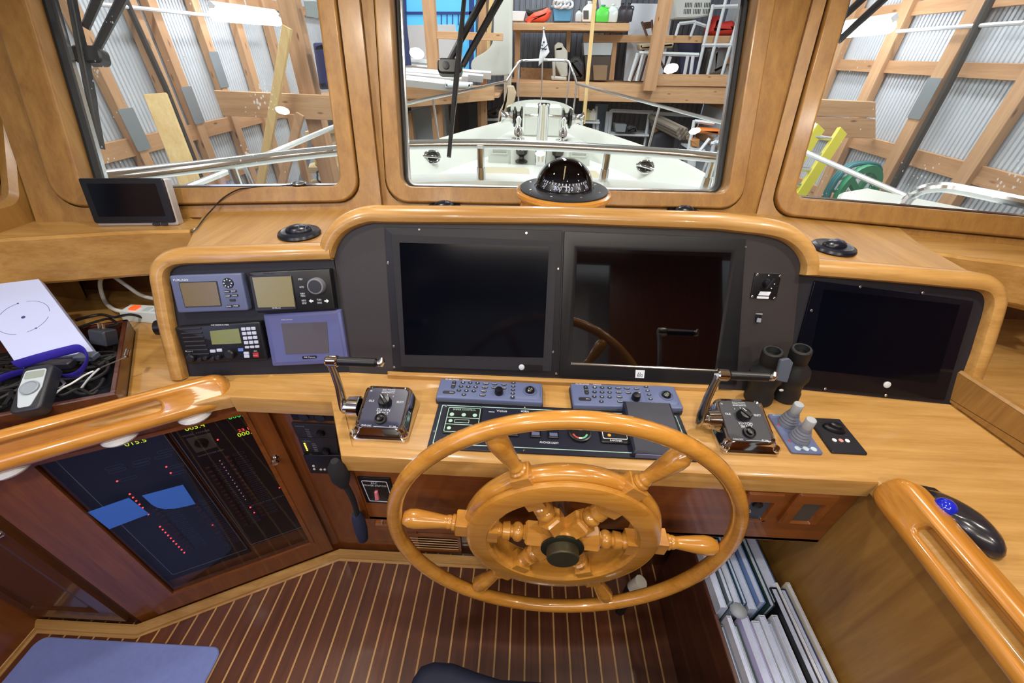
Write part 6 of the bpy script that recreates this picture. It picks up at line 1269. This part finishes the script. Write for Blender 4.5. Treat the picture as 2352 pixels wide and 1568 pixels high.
BB = mat('blue_tote', '5a9cc8', .45); MB().plate(F85.at(0, 0, .1), ccw(F85.at(0, 0, .1).pts(((1270, 14), (1314, 15), (1311, 49), (1273, 49)))), -.4, 0, .01).build('tub', BB, bb); MB().plate(F85.at(0, 0, .12), ccw(F85.at(0, 0, .12).pts(((1266, 13), (1318, 14), (1317, 19), (1267, 18)))), -.44, 0, .006).build('rim', BB, bb)
for i in range(4): c = ony(1280+i*9, 8+2*(i % 2), 8.35); MB().tube([c+V((.06*math.cos(t), .04*math.sin(2*t), .045*math.sin(t))) for t in [2*PI*k/16 for k in range(16)]], .018, 7, True).build('hose', WHITE, bb)
def jug(x, y0, y1, w_, m_, label, cap=None, Y=8.35, hnd=True):
    A = ony(x, y1, Y); B = ony(x, y0, Y); H = B.z-A.z; F = Fr(A, (1, 0, 0), (0, 1, 0)); r = thing('jug', A, label, 'jug'); r['group'] = 'jugs and bottles on the loft shelf'
    MB().loft([[F(a, b, h) for a, b in rrect(-w_*k, w_*k, -w_*k*.8, w_*k*.8, w_*k*.3, 3)] for k, h in ((.92, 0), (1, .02), (1, H*.58), (.85, H*.72), (.45, H*.84), (.3, H*.9), (.3, H))], True).build('body', m_, r)
    if cap: MB().cyl(F(0, 0, H*.95), F(0, 0, H*1.02), w_*.36, w_*.36, 12).build('cap', cap, r)
    if hnd: MB().tube(spline([F(w_*.35, -.01, H*.86), F(w_*.95, -.02, H*.82), F(w_*1.0, -.02, H*.62)], 4), w_*.13, 7).build('handle', m_, r)
    return r
BLK = BLACKP
jug(1328, 22, 49, .055, mat('black_white_bottle', 'b9bcc0', .4), 'small bottle with a black cap on the loft shelf', BLK, hnd=False); r = jug(1350, 4, 50, .10, mat('white_jug', 'e3e2da', .4), 'white jug with a dark label on the loft shelf', WHITE)
Fj = Fr((0, 8.265, 0), (1, 0, 0), (0, 0, 1)); LOC[r.name] = LOC[r.name]; MB().plate(Fj, ccw(Fj.pts(((1340, 24), (1352, 24), (1352, 44), (1340, 44)))), -.01, .002).build('label_patch', mat('dark_label', '4d4a4a', .5), r)
jug(1381, 12, 51, .105, mat('green_jug', '58d24e', .3), 'bright green jug on the loft shelf', mat('teal_cap', '4f9a94', .4)); jug(1404, 10, 51, .085, mat('clear_jug', 'cfd8d6', .15), 'clear plastic jug beside the green jug', WHITE)
for i, x in enumerate((1424, 1440)): jug(x, 8, 50, .07, mat('dark_bottle_%d' % i, '2c2a33', .35), '%s of two dark oil bottles on the loft shelf' % ('left', 'right')[i], BLK)
pbox('white_crate', 8.8, ((1378, -10), (1428, -8), (1424, 46), (1384, 44)), .25, mat('white_crate', 'dde2e4', .45), 'white crate behind the green jug on the loft shelf', 'crate')
# outboard, bag, bins under the shelf
om = thing('outboard_motor', LF_(LF_.ab(1287, 182)[0], 1.215), 'old white outboard motor standing on the loft', 'outboard motor')
FO = Fr((0, 8.25, 0), (1, 0, 0), (0, 0, 1)); OW = mat('worn_white_enamel', 'c9c5b8', .5, var=.15, vscale=12)
for nm, px, d in (('cowl', ((1274, 108), (1293, 104), (1304, 118), (1304, 176), (1290, 180), (1276, 150)), .22), ('cap', ((1274, 104), (1282, 96), (1294, 100), (1294, 118), (1274, 120)), .18), ('leg', ((1268, 140), (1276, 138), (1276, 184), (1270, 184)), .06), ('base', ((1266, 174), (1302, 176), (1302, 186), (1266, 184)), .2)): MB().plate(FO, rpoly(ccw(FO.pts(px)), .04, 5), -d, 0, .025, steps=3).build(nm, OW, om)
pbox('black_bag', 8.3, ((1305, 140), (1318, 128), (1332, 130), (1342, 145), (1342, 184), (1308, 184)), .25, mat('black_gear', '2d2d30', .6, bump=.6, bscale=30), 'black bag of gear beside the outboard motor', 'bag', .03, .05)
r = pbox('clear_bin', 8.35, ((1340, 98), (1408, 98), (1404, 127), (1342, 127)), .35, mat('frosted_clear_plastic', 'b8bfc2', .3), 'clear plastic storage bin stacked on a dark bin on the loft', 'bin')
pbox('dark_bin', 8.35, ((1343, 129), (1404, 129), (1398, 184), (1346, 184)), .35, mat('dark_bin', '4a4038', .5), 'dark storage bin under the clear bin on the loft', 'bin')
pbox('cardboard_box', 8.28, ((1362, 150), (1396, 150), (1393, 184), (1364, 184)), .05, mat('dusty_cardboard', '8d7256', .7), 'cardboard sheet in front of the dark bin', 'cardboard', 0, .003)
pbox('sheet_board', 8.75, ((1450, 8), (1548, 9), (1520, 186), (1432, 186)), .03, mat('white_panel', 'dfe8f4', .3), 'large white panel leaning behind the thick loft post', 'panel', .02, .004)
ch = thing('folding_chair', LF_(LF_.ab(1470, 186)[0], 1.215), 'brown folding chair leaning against the white panel', 'chair'); BR = mat('brown_wood', '5c3a26', .5)
for a, b in (((1474, 50), (1486, 82)), ((1497, 46), (1500, 82)), ((1480, 110), (1450, 186)), ((1487, 126), (1470, 186)), ((1512, 126), (1530, 170))): bar_ = MB().tube([ony(*a, 8.45), ony(*b, 8.4)], .018, 6).build('frame', BR, ch)
MB().plate(F85, ccw(F85.pts(((1476, 52), (1498, 49), (1498, 64), (1480, 67)))), -.02, .02).build('backrest', BR, ch)
# white trestles, racks, basket on the loft
WM = mat('white_painted_metal', 'dfe6ea', .4)
def rack(name, Y, segs, label, w_=.03, cat='rack', shelf=None):
    P0 = ony(*segs[0][1], Y); r = thing(name, P0, label, cat)
    for a, b in segs:
        A, B = ony(*a, Y), ony(*b, Y)
        if A.z < B.z: A, B = B, A
        if B.z < .85 and A.z-B.z > .25: B = A+(B-A)*((A.z+1.58)/(A.z-B.z)); B = V((A.x+(B.x-A.x)*.3, A.y, B.z)) if abs(B.x-A.x) > .6 else B
        MB().tube([A, B], w_, 4).build('bar', WM, r)
    if shelf: P = [ony(*q, Y) for q in shelf]; MB().plate(Fr(P[0], P[1]-P[0], (0, 1, 0)), [(0, -.12), ((P[1]-P[0]).length, -.12), ((P[1]-P[0]).length, .42), (0, .42)], -.03, 0).build('shelf', WM, r)
    return r
rack('trestle', 8.3, (((1465, 122), (1445, 186)), ((1478, 120), (1462, 186)), ((1468, 122), (1605, 126)), ((1580, 128), (1572, 172)), ((1592, 128), (1586, 172)), ((1540, 130), (1530, 158)), ((1530, 158), (1556, 160))), 'white trestle table behind the thick loft post', .028)
rack('step_stool', 8.45, (((1560, 54), (1552, 82)), ((1560, 54), (1598, 50)), ((1598, 50), (1586, 84)), ((1598, 52), (1628, 62))), 'white step stool behind the thin rail board', .022)
rack('tall_rack', 8.35, (((1638, 10), (1600, 175)), ((1672, -20), (1625, 172)), ((1702, 20), (1658, 172)), ((1738, -20), (1690, 172)), ((1640, 16), (1745, 12)), ((1612, 104), (1720, 104))), 'white tube rack with shelves in the starboard loft', .026)
lb_ = thing('laundry_basket', ony(1590, 43, 8.5), 'white laundry basket with slots on the starboard loft shelf', 'basket')
FL9 = Fr((0, 8.4, 0), (1, 0, 0), (0, 0, 1)); q = FL9.pts(((1546, -30), (1640, -30), (1628, 36), (1596, 42), (1552, 43))); MB().plate(FL9, rpoly(ccw(q), .03), -.4, 0, .02).build('body', mat('grey_white_basket', 'ccd0cc', .5), lb_)
s_ = MB()
for r_ in range(2):
    for c_ in range(15): 
        x = 1574+c_*3.6+(c_//5)*4-r_*3; y = 6+r_*15; s_.plate(FL9, ccw(FL9.pts(((x, y), (x+1.6, y), (x+.6, y+11), (x-1, y+11)))), .0, .004)
s_.build('slot', BLACKP, lb_, each=True)
pbox('red_bag', 8.55, ((1628, 74), (1640, 48), (1648, 34), (1656, 36), (1662, 50), (1686, 46), (1698, 62), (1694, 80), (1640, 82)), .3, mat('red_duffel', 'd8362f', .55, bump=.4, bscale=20), 'red duffel bag on the starboard loft behind the white rack', 'bag', .04, .06)
pbox('tarp_bundle', 8.7, ((1640, 112), (1690, 108), (1705, 130), (1700, 172), (1632, 172)), .3, mat('grey_tarp', '8b8f90', .6, bump=.7, bscale=15), 'grey crumpled tarp behind the white tube rack', 'tarp', .04, .06)
pbox('blue_tarp', 8.9, ((1560, 100), (1610, 98), (1610, 188), (1565, 188)), .1, mat('navy_tarp', '333c62', .6), 'navy tarp hanging behind the white trestle', 'tarp', 0, .01)
pbox('bundle', 8.3, ((1468, 100), (1550, 98), (1545, 110), (1470, 116)), .2, mat('beige_cloth_bundle', 'b8a88c', .8), 'beige cloth bundle lying on the trestle table', 'bundle', .02, .03)
rack('shelf_unit', 8.35, (((1117, 272), (1119, 300)), ((1150, 272), (1150, 300))), 'white shelf unit in the dark under the port loft', .02, 'shelf', shelf=((1115, 271), (1152, 271)))
MB().box(Fr((ony(1130, 290, 8.3).x, 8.3, 0), (1, 0, 0), (0, 0, 1)), -.25, .25, -1.59, ony(1130, 290, 8.3).z, -.3, 0, .005).build('crate_stack', mat('dark_crate', '2c3038', .6), None, 'dark crate in the gloom below the white shelf unit, beyond the bow', 'crate')
# under the starboard loft
rack('shelf_rack', 8.7, (((1404, 252), (1398, 320)), ((1404, 254), (1500, 258)), ((1492, 258), (1480, 340)), ((1400, 306), (1520, 314)), ((1504, 258), (1500, 330)), ((1502, 260), (1600, 266)), ((1396, 256), (1390, 318))), 'white shelf rack in the dark under the starboard loft', .03, shelf=((1400, 304), (1525, 308)))
rack('work_table', 7.6, (((1595, 276), (1582, 340)), ((1595, 278), (1640, 284)), ((1582, 338), (1612, 350)), ((1650, 310), (1622, 350)), ((1640, 318), (1676, 345))), 'white work table low on the starboard side of the shed', .028, shelf=((1582, 338), (1615, 341)))
pbox('cardboard_box', 8.5, ((1503, 288), (1524, 286), (1523, 306), (1502, 306)), .2, mat('cardboard', 'a4764c', .7), 'cardboard box on the white shelf rack', 'box', 0, .004)
pbox('basket', 8.5, ((1412, 284), (1440, 286), (1436, 304), (1414, 303)), .2, mat('grey_wire_basket', '8c9399', .5), 'grey basket on the white shelf rack', 'basket')
pbox('tool_heap', 8.5, ((1438, 292), (1448, 286), (1462, 290), (1464, 304), (1438, 305)), .15, mat('black_tools', '33343a', .5, bump=.6, bscale=30), 'black tools heaped beside the grey basket', 'tools', .02, .03)
for i in range(9):
    x, y = 1558+(i % 3)*9+(i//3)*3, 300+(i//3)*8; A = ony(x, y, 7.9); MB().tube([A, A+V((-.35, .7, .12))], .045, 10).build('pipe', mat('grey_tube_%d' % i, ('8d8478', '7c746a', '9a9184')[i % 3], .6), None, '%s grey tube in the bundle under the starboard loft, counted row by row' % ords[i], 'pipe', 'bundle of grey tubes')
pbox('dark_heap', 8.3, ((1500, 312), (1530, 300), (1555, 312), (1560, 335), (1500, 336)), .3, mat('dark_gear_heap', '2b2f38', .7, bump=.7, bscale=20), 'heap of dark gear under the starboard loft', 'gear', 0, .06, ext=True)
pbox('orange_cushion', 7.5, ((1607, 295), (1656, 298), (1654, 310), (1606, 307)), .2, mat('orange_float', 'f08a3c', .5), 'orange float lying on the white work table', 'float', .02, .03)
pbox('cardboard_box', 7.55, ((1586, 322), (1608, 320), (1606, 338), (1590, 336)), .2, mat('cardboard_b', 'c08a52', .7), 'cardboard box beside the work table', 'box', .01, .01)
rack('plastic_chair', 7.2, (((1630, 318), (1608, 346)), ((1640, 325), (1632, 372)), ((1668, 340), (1660, 385)), ((1640, 325), (1680, 342)), ((1632, 330), (1680, 322))), 'white plastic chair at the right edge of the middle pane', .03, 'chair')
pbox('blue_bin', 7.0, ((1640, 362), (1656, 364), (1654, 384), (1638, 382)), .2, mat('mid_blue_bin', '3b6aa8', .5), 'blue bin low at the right edge of the middle pane', 'bin')
pbox('white_bucket', 7.4, ((1578, 362), (1600, 360), (1598, 384), (1580, 382)), .25, WHITE, 'white bucket beyond the starboard bulwark', 'bucket', .02)
pbox('blue_bag', 7.4, ((1678, 262), (1700, 250), (1706, 290), (1680, 288)), .2, mat('royal_blue_bag', '2c3f86', .6), 'blue bag at the right edge of the middle pane', 'bag', .03, .04)
rack('side_table', 8.6, (((1328, 276), (1376, 278)), ((1372, 278), (1372, 300)), ((1364, 278), (1364, 300)), ((1370, 244), (1368, 278))), 'small white table with jugs beyond the bow', .025, 'table', shelf=((1328, 276), (1376, 278)))
for i, (x, col) in enumerate(((1348, 'd9cf9a'), (1360, 'e8e6dc'))): jug(x, 250, 276, .06, mat('pale_jug_%d' % i, col, .4), '%s pale jug on the small white table beyond the bow' % ('left', 'right')[i], None, 8.55)
pbox('locker', 8.9, ((1368, 238), (1398, 239), (1394, 320), (1362, 318)), .2, mat('blue_grey_locker', '6d7f92', .5), 'blue-grey locker standing under the loft beyond the bow', 'locker', 0, .004, ext=True)
